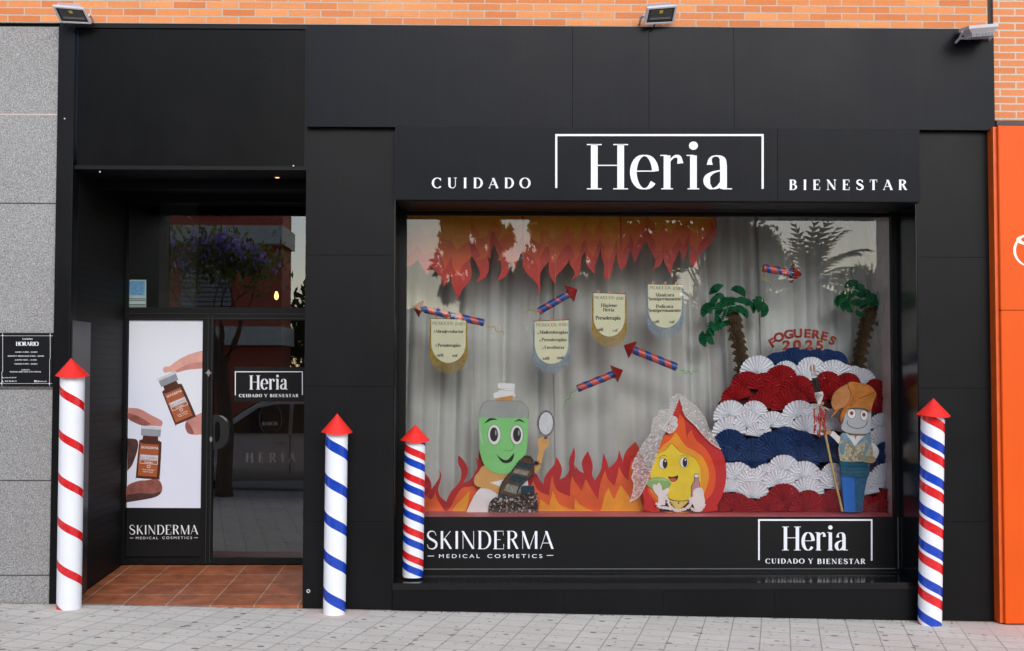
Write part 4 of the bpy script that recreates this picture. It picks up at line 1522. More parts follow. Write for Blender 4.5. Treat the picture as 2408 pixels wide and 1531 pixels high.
cut('red_flame', 'D', RED2, FY2 + .01, .008, M_FRED, t, True, 4, 80)
cut('orange_flame', 'D', ORA2, FY2 + .002, .007, M_FORG, t, True, 4, 80)
cut('yellow_flame', 'D', YEL2, FY2 - .006, .007, M_FYEL, t, True, 4, 80)

# ------------------------------------------------------------------ promotion pennants
M_CREAM = flat('cream_card', lin('#e6e6c4'), .6, var=.04)
M_INK = flat('black_ink', (.012, .012, .012), .6)
M_GOLD = flat('gold_fringe', lin('#c0a24c'), .5, var=.3, scale=40)
M_PBLUE = flat('pale_blue_fringe', lin('#9fb4c4'), .55, var=.25, scale=40)
M_COPPER = flat('copper_strap', lin('#b07a66'), .4, .5, .3)
NY = GY + .24


def pennant(c, q, yside, ybot, fr, gold, label, rows, rot=0):
    """q: x left, x right, y top left, y top right"""
    xl, xr, yl, yr = q
    cxm, w2 = (xl + xr) / 2, (xr - xl) / 2
    t = thing('promotion_pennant', label, 'pennant', at(c, (cxm, yl), NY), 'promotion pennants hanging in the window')
    pts = [(xl, yl), (xr, yr)] + [(cxm + w2 * math.cos(a), yside + (ybot - yside) * math.sin(a)) for a in (math.pi * k / 24 for k in range(25))]
    cut('card', c, pts, NY, .003, M_CREAM, t, False)
    bm = BM()
    rnd = random.Random(xl)
    n = 54
    path = [(xr, yr + 10 + (yside - yr - 10) * k / 24) for k in range(24)] + [(cxm + w2 * math.cos(a), yside + (ybot - yside) * math.sin(a)) for a in (math.pi * k / n for k in range(n + 1))] + [(xl, yside - (yside - yl - 10) * k / 24) for k in range(1, 25)]
    for i, (x, y) in enumerate(path):
        down = fr * (.96 + .05 * rnd.random())
        out = max(-1, min(1, (x - cxm) / w2))
        side = (y < yside + 1)
        dx = out * (13 if not side else 10) + rnd.uniform(-1.5, 1.5)
        yb = y + (down if not side else 70)
        yb = min(yb, ybot + fr - (abs(out) ** 3) * fr * .55)
        if yb < y + 8:
            yb = y + 8
        d = NY + .006 + rnd.random() * .006
        tube(bm, [at(c, (x, y - 3), d), at(c, (x + dx * .7, y + (yb - y) * .3), d), at(c, (x + dx, yb), d + .002)], [.0018, .0026, .0016], 4, False)
    # corded edge
    tube(bm, [at(c, p, NY + .001) for p in path], .0035, 5)
    obj('fringe', bm, M_GOLD if gold else M_PBLUE, t)
    bm = BM()
    for u in (.14, .5, .84):
        x, y = xl + (xr - xl) * u, yl + (yr - yl) * u
        slab(bm, [at(c, p, NY - .004 + u * .0003) for p in ((x - 11, y - 22), (x + 13, y - 26), (x + 11, y + 2), (x - 9, y + 2))], .003)
        tube(bm, [at(c, (x, y - 20), NY + .002), at(c, (x + 3, y - 24), NY + .016)], .004, 5)
    obj('strap', bm, M_COPPER, t)
    bm = BM()
    tube(bm, [at(c, (xl - 8, yl - 2), NY + .004), at(c, (xr + 6, yr - 2), NY + .004)], .004, 6)
    obj('rod', bm, M_INK, t)
    for r in rows:
        bm = BM()
        kw = dict(thick=.24, thin=.05, xh=.66, track=.0)
        if r[5:] and r[5] == 'thin':
            kw = dict(thick=.10, thin=.045, serif=False, track=.02)
        pen_text(bm, r[0], c, r[1], r[2], r[3], r[4], NY - .001, **kw)
        if r[5:] and r[5] == 'x':
            slab(bm, [at(c, p, NY - .002) for p in ((r[1] + 14, r[4] + 4), (r[1] + 18, r[4] + 4), (r[2] - 18, r[3] - 4), (r[2] - 22, r[3] - 4))], .0004)
        bmesh.ops.recalc_face_normals(bm, faces=bm.faces)
        obj('lettering', bm, M_INK, t)


pennant('A', (370, 669, 1052, 1060), 1255, 1430, 95, True, 'gold fringed cream pennant for massages, hanging under the long tilted rocket',
        [('PROMOCION', 382, 560, 1078, 1105, 'thin'), ('JUNIO', 574, 654, 1082, 1109, 'thin'), ('3', 388, 408, 1148, 1170), ('Masaje', 414, 512, 1145, 1171), ('reductor', 518, 646, 1147, 1173), ('+', 505, 519, 1212, 1228, 'thin'), ('3', 402, 420, 1266, 1288), ('Presoterapias', 428, 622, 1264, 1291), ('297€', 418, 480, 1350, 1376, 'x'), ('99€', 552, 600, 1354, 1378)])
pennant('A', (1250, 1541, 1076, 1064), 1270, 1438, 92, False, 'blue fringed cream pennant with three treatments, above the hand mirror',
        [('PROMOCION', 1262, 1440, 1092, 1119, 'thin'), ('JUNIO', 1454, 1532, 1088, 1115, 'thin'), ('5', 1270, 1286, 1159, 1184), ('Maderoterapias', 1294, 1534, 1152, 1180), ('+', 1398, 1412, 1190, 1206, 'thin'), ('5', 1288, 1304, 1222, 1247), ('Presoterapias', 1312, 1524, 1216, 1244), ('+', 1400, 1414, 1254, 1270, 'thin'), ('5', 1311, 1327, 1287, 1311), ('Envolturas', 1336, 1504, 1282, 1308), ('450€', 1316, 1382, 1376, 1401, 'x'), ('299€', 1440, 1504, 1372, 1397)])
pennant('B', (157, 428, 833, 843), 1040, 1206, 95, True, 'gold fringed cream pennant for facial cleansing, between the two blue fringed ones',
        [('PROMOCION', 164, 336, 860, 886, 'thin'), ('JUNIO', 350, 412, 866, 893, 'thin'), ('Higiene', 222, 356, 923, 952), ('Heria', 240, 334, 961, 990), ('+', 278, 292, 1000, 1016, 'thin'), ('Presoterapia', 176, 388, 1028, 1060), ('90€', 190, 246, 1131, 1157, 'x'), ('55€', 315, 367, 1138, 1162)])
pennant('B', (621, 911, 760, 765), 965, 1131, 95, False, 'blue fringed cream pennant for manicures, highest of the four',
        [('PROMOCION', 636, 815, 775, 803, 'thin'), ('JUNIO', 830, 906, 780, 808, 'thin'), ('Manicura', 686, 844, 835, 863), ('Semipermanente', 626, 902, 868, 896), ('+', 757, 771, 906, 922, 'thin'), ('Pedicura', 690, 834, 932, 961), ('Semipermanente', 624, 900, 966, 994), ('60€', 666, 724, 1064, 1089, 'x'), ('50€', 796, 853, 1066, 1090)])

# ------------------------------------------------------------------ hanging rockets
M_FUSEY = flat('yellow_fuse', lin('#c9c02c'), .6)
M_FUSEG = flat('green_fuse', lin('#58dd3f'), .5)
M_MRED = flat('metallic_red', lin('#d2625a'), .35, .5, .1, var=.15)
M_MBLUE = flat('metallic_blue', lin('#35559f'), .35, .5, .1, var=.15)
M_DRED = flat('dark_red_card', lin('#a01e20'), .5)
RY = GY + .26


def hanging_rocket(c, tip, b0, end, rp, cw, fuse, fm, base, band, period, label, hollow=False):
    p0, p1 = at(c, b0, RY), at(c, end, RY)
    r = (at(c, (b0[0] + rp, b0[1]), RY) - p0).length
    t = thing('toy_rocket', label, 'decoration', p1, 'small paper rockets hanging in the window')
    bm = BM()
    tube(bm, [p0, p1], r, 20)
    obj('tube', bm, base, t, True)
    for p in t.children[0].data.polygons:
        if len(p.vertices) > 4:
            p.use_smooth = False
    L = (p1 - p0).length
    pk = L / math.hypot(b0[0] - end[0], b0[1] - end[1])
    bm = BM()
    ax = (p1 - p0).normalized()
    a = ax.cross(Vector((0, 1, 0))).normalized()
    b = Vector((0, -1, 0))
    n = 20
    s = -period * pk
    turns = int((L + 2 * period * pk) / (period * pk) * n) + 1
    prev = None
    for k in range(turns):
        th = 2 * math.pi * k / n
        m = s + period * pk * k / n
        lo, hi = max(0.0, m - period * pk * band / 2), min(L, m + period * pk * band / 2)
        if hi <= lo:
            prev = None
            continue
        rad = a * math.cos(th) + b * math.sin(th)
        q = (bm.verts.new(p0 + ax * lo + rad * (r + .0012)), bm.verts.new(p0 + ax * hi + rad * (r + .0012)))
        if prev:
            bm.faces.new((prev[0], prev[1], q[1], q[0]))
        prev = q
    obj('ribbon', bm, M_MBLUE if base == M_MRED else M_MRED, t, True)
    apex = at(c, tip, RY)
    cr = (at(c, (b0[0] + cw, b0[1]), RY) - p0).length
    bm = BM()
    d = (p0 - apex).normalized()
    e, f = frame_of(d)
    rg = [bm.verts.new(p0 + (e * math.cos(v) + f * math.sin(v)) * cr) for v in (2 * math.pi * k / 28 for k in range(28))]
    av = bm.verts.new(apex)
    for k in range(28):
        bm.faces.new((rg[k], rg[(k + 1) % 28], av))
    r2 = [bm.verts.new(v.co + d * .004) for v in rg]
    for k in range(28):
        bm.faces.new((rg[k], r2[k], r2[(k + 1) % 28], rg[(k + 1) % 28]))
    bm.faces.new(r2)
    bmesh.ops.recalc_face_normals(bm, faces=bm.faces)
    obj('cone', bm, M_DRED, t)
    if hollow:
        bm = BM()
        tube(bm, [p1 - ax * .002, p1 + ax * .0015], r * .82, 16)
        obj('end_disc', bm, M_PAPER, t)
    bm = BM()
    pts = catmull(fuse, False, 6)
    tube(bm, [at(c, p, RY - .002 + .004 * math.sin(i)) for i, p in enumerate(pts)], .0034, 5)
    obj('fuse', bm, fm, t, True)


hanging_rocket('A', (212, 945), (285, 966), (822, 1088), 30, 76, [(830, 1086), (850, 1115), (880, 1125), (912, 1120), (920, 1150), (945, 1168), (988, 1162), (990, 1192)], M_FUSEY, M_MRED, .5, 125, 'longest hanging rocket, red and blue, tilted over the gold fringed massage pennant')
hanging_rocket('A', (1616, 802), (1550, 838), (1286, 990), 32, 82, [(1282, 988), (1262, 995), (1245, 980), (1225, 990), (1208, 978), (1185, 996), (1165, 988), (1142, 1000)], M_FUSEY, M_MBLUE, .25, 92, 'blue hanging rocket with thin red stripes, pointing up towards the middle flames')
hanging_rocket('B', (414, 1278), (486, 1313), (864, 1464), 33, 78, [(868, 1472), (890, 1492), (925, 1492), (935, 1520), (965, 1500), (990, 1522), (1010, 1498), (1030, 1505), (1044, 1490)], M_FUSEG, M_MRED, .48, 118, 'red and blue hanging rocket with a green fuse, under the manicure pennant')
hanging_rocket('E', (454, 72), (372, 106), (22, 247), 35, 86, [(18, 254), (-10, 275), (-40, 290), (-45, 330), (-60, 345), (-90, 360), (-100, 400), (-118, 440)], M_FUSEG, M_MRED, .42, 118, 'red and blue hanging rocket with white end, above the veiled flame figure', True)
hanging_rocket('C', (1002, 655), (918, 643), (664, 594), 35, 84, [(660, 598), (640, 620), (655, 660), (665, 700), (695, 706), (712, 722), (722, 745)], M_FUSEY, M_MRED, .36, 98, 'red and blue hanging rocket pointing away from the flames, above the curved red lettering')

# ------------------------------------------------------------------ paper fans
def fan_mesh(span, n, seed, mat, amp=.06, rag=.012):
    """unit pleated fan in the XZ plane, pivot at the origin, spreading upwards"""
    rnd = random.Random(seed)
    me = bpy.data.meshes.new('paper_fan')
    bm = BM()
    rings = (.05, .35, .7, 1.0)
    rows = []
    for i in range(2 * n + 1):
        a = math.radians(90 + span / 2 - span * i / (2 * n) + (rnd.uniform(-1.4, 1.4) if i not in (0, 2 * n) else 0))
        z = 1 if i % 2 else -1
        row = []
        for r in rings:
            rr = r * (1 - (rag if z > 0 else 0) + rnd.uniform(-.008, .008) * r)
            y = -z * amp * (.25 + .75 * r) - .10 * r * r + .03 * math.sin(i * .7 + seed) * r
            row.append(bm.verts.new((math.cos(a) * rr, y, math.sin(a) * rr)))
        rows.append(row)
    for p, q in zip(rows, rows[1:]):
        for k in range(3):
            bm.faces.new((p[k], q[k], q[k + 1], p[k + 1]))
    # pinched paper at the pivot
    tube(bm, [(-.05, 0, -.015), (.05, 0, .015)], .03, 6)
    bm.to_mesh(me)
    bm.free()
    me.materials.append(mat)
    return me


FANC = {'r': flat('red_fan_paper', lin('#b21d27'), .7, var=.08, scale=6), 'w': flat('white_fan_paper', lin('#f4f7fe'), .7, var=.03),
        'b': flat('blue_fan_paper', lin('#2a4a82'), .7, var=.1, scale=6), 'g': flat('green_fan_paper', lin('#1f7a50'), .7, var=.25, scale=8),
        'k': flat('brown_fan_paper', lin('#6b5844'), .7, var=.15, scale=8), 'n': flat('navy_fan_paper', lin('#232c52'), .7, var=.1)}
FANM = {}


def fan(c, x, y, r, rot, col, Y, parent, span=165, tilt=0, name='paper_fan'):
    v = (int(x * 7 + y * 3)) % 3
    span = min((150, 180, 198), key=lambda q: abs(q - span - (v - 1) * 6))
    key = (span, v, col)
    if key not in FANM:
        FANM[key] = fan_mesh(span, (14 if col in 'rwb' else 8) + v, v * 11 + span, FANC[col], .088 if col in 'rwb' else .17, .012 if col in 'rwb' else .09)
    o = bpy.data.objects.new(name, FANM[key])
    COL.objects.link(o)
    p = at(c, (x, y), Y)
    k = (at(c, (x + r, y), Y) - p).length
    o.parent = parent
    o.location = p - parent.location
    o.scale = (k, k, k)
    o.rotation_euler = (R(tilt), R(rot), 0)
    return o


# ------------------------------------------------------------------ mound of red, white and blue fans
MY0, MY1 = GY + .44, GY + .30
mound = thing('fan_mound', 'big domed mound of pleated red, white and blue paper fans in wavy bands', 'fan display', at('F', (850, 1420), GY + .5))
cut('backing_board', 'F', [(120, 1425), (118, 800), (140, 560), (215, 480), (300, 330), (390, 215), (560, 150), (700, 112), (1060, 118), (1200, 200), (1330, 275), (1420, 385), (1500, 480), (1560, 640), (1585, 870), (1590, 1425)], MY0 + .03, .012, flat('backing_card', lin('#5a2030'), .8), mound)
FANS = []
for ri, row in enumerate(('b 625,222,88,-8 760,170,78,4 850,178,72,0 775,226,100,3 950,186,80,-4 1040,176,72,8 1105,205,84,14 690,190,70,-12 960,215,88,2',
            'w 470,292,126,-3 700,292,90,-6 905,285,110,0 1180,312,82,6 1085,318,118,-2 1310,370,105,10 870,352,122,-4 1255,310,70,12',
            'r 385,412,118,-12 520,420,116,8 660,360,118,0 660,425,96,14 800,432,108,6 300,508,110,-14 1040,385,96,2 1200,400,98,4 510,572,112,6 735,560,128,-2 900,520,110,8 1060,500,112,4 1450,500,100,16 1480,612,112,14 1430,430,80,18 560,500,96,-8 720,590,120,-4 1180,470,90,0',
            'w 245,645,116,-8 440,625,96,6 930,650,96,4 1110,665,84,6 590,725,108,-3 805,655,124,-2 390,735,114,10 235,782,120,-6 1090,752,92,8 1490,740,108,6 480,805,96,4 870,775,122,14 1495,868,122,2 690,735,80,0',
            'b 690,845,104,-2 240,885,120,-8 310,905,88,12 430,950,112,6 590,905,122,-4 815,895,118,4 1040,905,96,0 220,1025,112,-10 635,975,124,-2 835,1015,112,4 990,985,122,8 1070,1015,96,6 425,1058,112,4 1520,965,100,8 1520,1085,112,4 330,1010,90,0 1420,1000,90,-4',
            'w 235,1150,112,-14 545,1150,106,-6 680,1090,116,2 300,1160,124,10 1085,1120,86,4 425,1200,116,4 845,1150,124,-2 970,1195,96,6 640,1205,118,-4 1090,1230,116,6 1510,1145,104,2 1380,1200,92,-6 1515,1228,108,4 235,1255,92,-6 430,1305,118,2 870,1280,120,2 1350,1280,98,-8',
            'r 680,1330,122,-2 1085,1345,92,4 1535,1345,98,2 190,1370,96,-12 290,1395,112,8 380,1420,96,4 555,1420,116,-2 720,1415,84,6 880,1372,112,0 860,1425,118,-2 1060,1420,104,4 1370,1410,100,-4 1440,1425,110,4 1540,1425,84,0 150,1425,86,-6')):
    col, *it = row.split(' ')
    for s in it:
        x, y, r, ro = (float(q) for q in s.split(','))
        FANS.append((ri, y, x, r, ro, col))
FANS.sort()
LAST, K = -1, 0
for ri, y, x, r, ro, col in FANS[:100]:
    K = K + 1 if ri == LAST else 0
    LAST = ri
    fan('F', x, y + 4, r * 1.2, ro, col, MY0 + .02 - ri * .026 - K * .0005, mound, 192, 3)
print('fans', len(FANS))

# ------------------------------------------------------------------ paper palms


def palm(label, leaves, trunk, Y):
    t = thing('paper_palm', label, 'paper palm', at('C', trunk[-1], Y), 'paper palm trees in the window')
    n = 16
    tr = catmull(trunk, False, 8)
    L = [0]
    for a, b in zip(tr, tr[1:]):
        L.append(L[-1] + math.hypot(a[0] - b[0], a[1] - b[1]))
    bm = BM()
    tube(bm, [at('C', p, Y + .03) for p in tr[::4]], .03, 8)
    obj('trunk', bm, FANC['k'], t)
    step = 34
    k = int(L[-1] / step)
    for i in range(k + 1):
        s = i * step
        j = max(q for q in range(len(L)) if L[q] <= s + 1e-6)
        x, y = tr[j]
        fan('C', x + (7 if i % 2 else -7), y + 26, 74, (9 if i % 2 else -9), 'k', Y + .02 - .0035 * i, t, 160, 16, 'trunk_fan')
    for i, (x, y, r, ro) in enumerate(leaves):
        o = fan('C', x, y, r * .86, ro, 'g', Y - .012 - .006 * (i % 9), t, 180 if i % 2 else 150, 6, 'leaf_fan')
        o.rotation_euler = (R((i * 37) % 46 - 16), R(ro), R((i * 53) % 60 - 30))
    return t


palm('green paper palm with crooked brown trunk, between the manicure pennant and the mound',
     [(262, 805, 92, -32), (270, 860, 66, 20), (240, 935, 66, -70), (215, 945, 70, -86), (190, 975, 96, -62), (440, 815, 84, 28), (390, 905, 78, 0), (300, 950, 80, -24), (510, 925, 80, 20), (555, 945, 66, 62), (625, 900, 74, 40), (640, 960, 84, 88), (375, 990, 76, -14), (445, 985, 82, 14), (290, 1000, 64, -40), (295, 1045, 74, -120), (320, 1060, 70, 150), (255, 1085, 80, -150), (225, 1120, 84, -115), (215, 1190, 92, -110), (170, 1210, 92, -100), (330, 900, 74, -18), (350, 930, 84, 8), (470, 905, 74, 12), (255, 895, 70, -50), (590, 930, 78, 66), (330, 1010, 78, -60), (480, 1000, 70, 40)],
     [(400, 1010), (408, 1060), (420, 1150), (440, 1250), (462, 1350), (472, 1450), (470, 1560)], GY + .52)
palm('dark green paper palm over the end of the mound, cut by the window frame',
     [(1440, 760, 82, -20), (1490, 790, 80, 22), (1370, 880, 92, -50), (1330, 890, 70, -86), (1560, 830, 62, 30), (1400, 920, 80, -60), (1480, 930, 90, 0), (1430, 930, 70, -110), (1600, 930, 96, 4), (1550, 940, 80, -20), (1690, 930, 84, 30), (1720, 830, 92, 0), (1750, 760, 70, 40), (1760, 880, 92, 60), (1690, 1000, 88, 110), (1690, 1040, 80, 140), (1740, 980, 90, 90), (1520, 980, 60, -150), (1520, 860, 80, 8), (1450, 850, 76, -30), (1620, 880, 80, 16), (1650, 960, 84, 40), (1390, 850, 76, -70)],
     [(1600, 975), (1575, 1050), (1550, 1130), (1535, 1200), (1515, 1290), (1500, 1400), (1490, 1500)], GY + .52)

# ------------------------------------------------------------------ curved red lettering over the mound
M_LRED = flat('letter_red', lin('#a8363a'), .55, var=.1)
M_LCRE = flat('letter_backing', lin('#c9b9a4'), .6)
LT = thing('festival_lettering', 'curved red letters FOGUERES over the number 2025 at the top of the mound', 'lettering', at('C', (1005, 1300), GY + .5))


def big_letter(ch, x, y, h, rot, wsc=1.0):
    cu = bpy.data.curves.new('l', 'FONT')
    cu.body = ch
    cu.offset = .012
    me_ = []
    for off in (.03, .066):
        cu.offset = off
        o = bpy.data.objects.new('l', cu)
        COL.objects.link(o)
        dg = bpy.context.evaluated_depsgraph_get()
        dg.update()
        me_.append(bpy.data.meshes.new_from_object(o.evaluated_get(dg)))
        bpy.data.objects.remove(o)
    bpy.data.curves.remove(cu)
    xs = [v.co.x for v in me_[0].vertices]
    mx = (min(xs) + max(xs)) / 2
    par = None
    ca, sa = math.cos(R(rot)), math.sin(R(rot))
    for me, m, dY, nm in ((me_[1], M_LCRE, .0, 'letter'), (me_[0], M_LRED, -.008, 'letter_face')):
        bm = BM()
        bm.from_mesh(me)
        for v in bm.verts:
            u, w_ = (v.co.x - mx) * h / .729 * wsc, -(v.co.y - .36) * h / .729
            v.co = at('C', (x + u * ca - w_ * sa, y + u * sa + w_ * ca), GY + .5 + dY)
        r = bmesh.ops.extrude_face_region(bm, geom=bm.faces[:])
        for e in r['geom']:
            if isinstance(e, bmesh.types.BMVert):
                e.co.y += .006
        bmesh.ops.recalc_face_normals(bm, faces=bm.faces)
        par = obj(nm, bm, m, par or LT)
        bpy.data.meshes.remove(me)


for ch, x, y, r in (('F', 745, 1245, -33), ('O', 800, 1197, -20), ('G', 885, 1172, -8), ('U', 968, 1163, -3), ('E', 1052, 1163, 2), ('R', 1128, 1172, 6), ('E', 1200, 1187, 10), ('S', 1270, 1226, 26)):
    big_letter(ch, x, y, 74, r, 1.12)
for ch, x, y in (('2', 868, 1266), ('0', 960, 1262), ('2', 1066, 1262), ('5', 1157, 1266)):
    big_letter(ch, x, y, 78, 0, 1.25)

# ------------------------------------------------------------------ green bottle figure with a hand mirror
KY = GY + .32
M_BGREEN = flat('bottle_green', lin('#8ade86'), .45, var=.06, scale=4)
M_BGREY = flat('bottle_grey', lin('#a7aeac'), .45, var=.08, scale=4)
M_SK = flat('painted_skin', lin('#e2ad62'), .5, var=.1, scale=5)
M_CAPW = flat('cap_white', lin('#f6f7fa'), .5, var=.04)
M_EYEW = flat('eye_white', lin('#f8f8fb'), .45, var=.02)
b = thing('bottle_figure', 'green bottle shaped cut-out figure with big eyes, white cap and a striped sash', 'figure', at('D', (1080, 1425), KY))
cut('dress', 'D', [(738, 1425), (785, 1318), (840, 1222), (905, 1172), (985, 1198), (1030, 1240), (1060, 1180), (955, 1128), (1040, 1105), (1120, 1085), (1230, 1000), (1320, 1100), (1320, 1425)], KY, .012, M_CAPW, b)
cut('torso', 'D', [(905, 975), (862, 1025), (822, 1078), (815, 1130), (838, 1162), (888, 1180), (960, 1192), (1020, 1228), (1050, 1250), (1066, 1170), (958, 1130), (1060, 1108), (1160, 1075), (1200, 1000), (1050, 960)], KY - .006, .008, M_SK, b)
cut('raised_arm', 'D', [(1300, 1040), (1370, 1000), (1402, 930), (1424, 840), (1420, 790), (1411, 742), (1438, 708), (1498, 702), (1522, 730), (1515, 788), (1480, 822), (1462, 900), (1440, 985), (1412, 1028), (1370, 1052)], KY + .004, .01, M_SK, b)
bl = cut('liquid', 'D', [(860, 520), (1328, 525), (1322, 650), (1310, 830), (1286, 895), (1230, 972), (1168, 1030), (1110, 1052), (1040, 1046), (985, 1028), (922, 980), (886, 900), (866, 790)], KY - .014, .012, M_BGREEN, b)
cut('glass_top', 'D', [(868, 519.5), (874, 450), (896, 395), (935, 366), (1010, 360), (1180, 362), (1250, 366), (1300, 400), (1326, 450), (1329, 524.5)], KY - .013, .011, M_BGREY, b)
cut('neck', 'D', [(1006, 362), (1012, 344), (1100, 326), (1176, 312), (1182, 360)], KY - .012, .01, flat('neck_orange', lin('#d99a4c'), .5), b, False)
cp = BM()
shape(cp, 'D', [(1040, 215), (1060, 195), (1200, 200), (1202, 238), (1120, 246), (1050, 245)], KY - .016, .014)
shape(cp, 'D', [(998, 300), (1012, 285), (1040, 275), (1060, 258), (1130, 248), (1196, 242), (1196, 290), (1208, 310), (1200, 326), (1172, 312), (1100, 322), (1004, 338)], KY - .0145, .012)
bmesh.ops.recalc_face_normals(cp, faces=cp.faces)
obj('cap', cp, M_CAPW, b)
wire('outline', 'D', [(868, 519), (874, 450), (896, 395), (935, 366), (1010, 360), (1180, 362), (1250, 366), (1300, 400), (1326, 450), (1329, 524)], KY - .0135, .0022, flat('cap_grey', lin('#8a8c90'), .6), b)
wire('cap_fold', 'D', [(1042, 247), (1110, 262), (1192, 268)], KY - .0165, .0012, flat('cap_grey', lin('#8a8c90'), .6), b)
for ex, ey, rx, ry, pxx in ((1006, 680, 62, 98, 1003), (1218, 682, 61, 94, 1220)):
    e = cut('eye', 'D', ell(ex, ey, rx, ry), KY - .017, .003, M_INK, b, False)
    cut('eye_white', 'D', ell(ex, ey, rx - 3, ry - 3), KY - .0185, .0014, M_EYEW, e, False)
    cut('pupil', 'D', ell(pxx, ey - 2, 38, 67), KY - .020, .0014, M_INK, e, False)
    cut('glint', 'D', ell(pxx + 17, ey - 18, 7, 26, 16, 0), KY - .0215, .0014, M_BGREY, e, False)
cut('eyebrow', 'D', [(910, 576), (935, 548), (960, 526), (1000, 526), (1030, 533), (1028, 541), (1000, 541), (968, 548), (935, 566)], KY - .0165, .002, M_INK, b)
cut('eyebrow', 'D', [(1186, 562), (1212, 548), (1240, 533), (1270, 546), (1298, 572), (1270, 560), (1240, 549), (1212, 556)], KY - .0165, .002, M_INK, b)
wire('nose', 'D', [(1168, 742), (1186, 768), (1188, 800), (1168, 826), (1135, 835), (1095, 824)], KY - .0155, .0012, M_INK, b)
cut('mouth', 'D', [(1028, 862), (1058, 894), (1090, 914), (1118, 920), (1142, 908), (1168, 880), (1196, 850), (1186, 900), (1168, 932), (1130, 948), (1090, 944), (1055, 912)], KY - .0165, .002, M_INK, b)
cut('highlight', 'D', [(868, 560), (878, 560), (884, 660), (908, 775), (890, 765), (868, 690)], KY - .0155, .001, flat('pale_green', lin('#b0d8ae'), .4), b)
for i, pts in enumerate(([(1450, 742), (1492, 715)], [(1462, 756), (1508, 728)], [(1476, 768), (1510, 748)])):
    wire('finger_line', 'D', pts, KY + .003, .0011, flat('skin_line', lin('#8a5c2a'), .6), b, False)
M_TEAL = flat('teal_cloth', lin('#163c4a'), .8, var=.3, scale=30)
M_BRN = flat('brown_cloth', lin('#5f4531'), .8, var=.35, scale=26)
M_GRYC = flat('woven_grey_cloth', lin('#8b9488'), .8, var=.45, scale=70)
sa = cut('sash', 'D', [(1240, 930), (1290, 884), (1345, 890), (1372, 940), (1366, 1055), (1320, 1092), (1284, 1122), (1240, 1180), (1216, 1250), (1196, 1330), (1120, 1326), (1048, 1290), (1062, 1190), (1110, 1092), (1176, 1022)], KY - .028, .008, M_BRN, b)


def stripe(u0, u1):
    """band across the sash between the fractions u0 and u1 of its length"""
    l0, l1, r0, r1 = (1236, 935), (1050, 1290), (1372, 945), (1200, 1330)
    lp = lambda a, c, u: (a[0] + (c[0] - a[0]) * u, a[1] + (c[1] - a[1]) * u)
    return [lp(l0, l1, u0), lp(r0, r1, u0 + .03), lp(r0, r1, u1 + .03), lp(l0, l1, u1)]


cuts('teal_stripe', 'D', [stripe(0, .12), stripe(.34, .5), stripe(.84, .97)], KY - .0305, .002, M_TEAL, sa, False)
cuts('woven_stripe', 'D', [stripe(.18, .29), stripe(.58, .76)], KY - .0305, .002, M_GRYC, sa, False)
bm = BM()
rnd = random.Random(5)
for line in ([(1244, 925), (1176, 1022), (1110, 1092), (1062, 1190), (1048, 1288)], [(1290, 886), (1345, 890), (1374, 950), (1368, 1055), (1284, 1124), (1240, 1180), (1214, 1250)]):
    pts = catmull(line, False, 9)
    for i, p in enumerate(pts):
        bmesh.ops.create_icosphere(bm, subdivisions=1, radius=.0085, matrix=Matrix.Translation(at('D', (p[0] + rnd.uniform(-3, 3), p[1] + rnd.uniform(-3, 3)), KY - .033)))
obj('beaded_edge', bm, flat('dark_beads', lin('#4b4640'), .4, var=.7, scale=110), sa)
bm = BM()
for i in range(230):
    x = rnd.uniform(955, 1418)
    y = rnd.uniform(1235, 1415)
    if y < 1290 - (x - 960) * .10 and x < 1235:
        continue
    if x < 1010 and y < 1330:
        continue
    bmesh.ops.create_icosphere(bm, subdivisions=1, radius=rnd.uniform(.009, .016), matrix=Matrix.Translation(at('D', (x, y), KY - .03 - rnd.random() * .012)))


def bead_mat():
    t = NT('shell_beads')
    v = t.n('TexVoronoi')
    v.inputs['Scale'].default_value = 55
    t.l(t.coords(), v.inputs['Vector'])
    s = t.n('SeparateColor')
    t.l(v.outputs['Color'], s.inputs[0])
    t.l(t.ramp(s.outputs[0], [(.0, lin('#3b3431')), (.3, lin('#6a5d52')), (.55, lin('#553430')), (.75, lin('#8d8880')), (.9, lin('#cfccc6'))]), t.b.inputs['Base Color'])
    t.b.inputs['Roughness'].default_value = .25
    return t.m


M_BEAD = bead_mat()
obj('beaded_skirt', bm, M_BEAD, b)
cut('skirt_panel', 'D', [(952, 1425), (958, 1330), (1015, 1272), (1060, 1290), (1200, 1332), (1235, 1240), (1380, 1236), (1412, 1320), (1418, 1425)], KY - .022, .01, flat('skirt_dark', lin('#2c2625'), .7, var=.4, scale=60), b)
cut('skirt_tier', 'D', [(1258, 1170), (1300, 1160), (1382, 1164), (1388, 1232), (1320, 1238), (1262, 1234)], KY - .042, .008, M_TEAL, b)
bm = BM()
for i in range(26):
    a = rnd.uniform(0, 2 * math.pi)
    p = (1405 + rnd.uniform(-18, 18), 952 + rnd.uniform(-10, 10))
    tube(bm, [at('D', p, KY - .006), at('D', (p[0] + 30 * math.cos(a), p[1] + 24 * math.sin(a)), KY - .02)], .002, 4)
obj('bracelet', bm, flat('black_ribbon', (.03, .03, .03), .4), b)
mi = thing('hand_mirror', 'oval hand mirror with a beaded rim held up by the green bottle figure', 'mirror', at('D', (1490, 700), KY))
cut('mirror_rim', 'D', ell(1491, 573, 80, 120, 40, 3) , KY - .002, .01, flat('rim_brown', lin('#5c544c'), .6, var=.5, scale=90), mi, False)
cut('mirror_face', 'D', ell(1493, 574, 66, 106, 40, 3), KY - .006, .004, flat('silver_foil', lin('#dfe6ee'), .45, .5, 0, var=.1, scale=40, bump=.6, bscale=60), mi, False)
bm = BM()
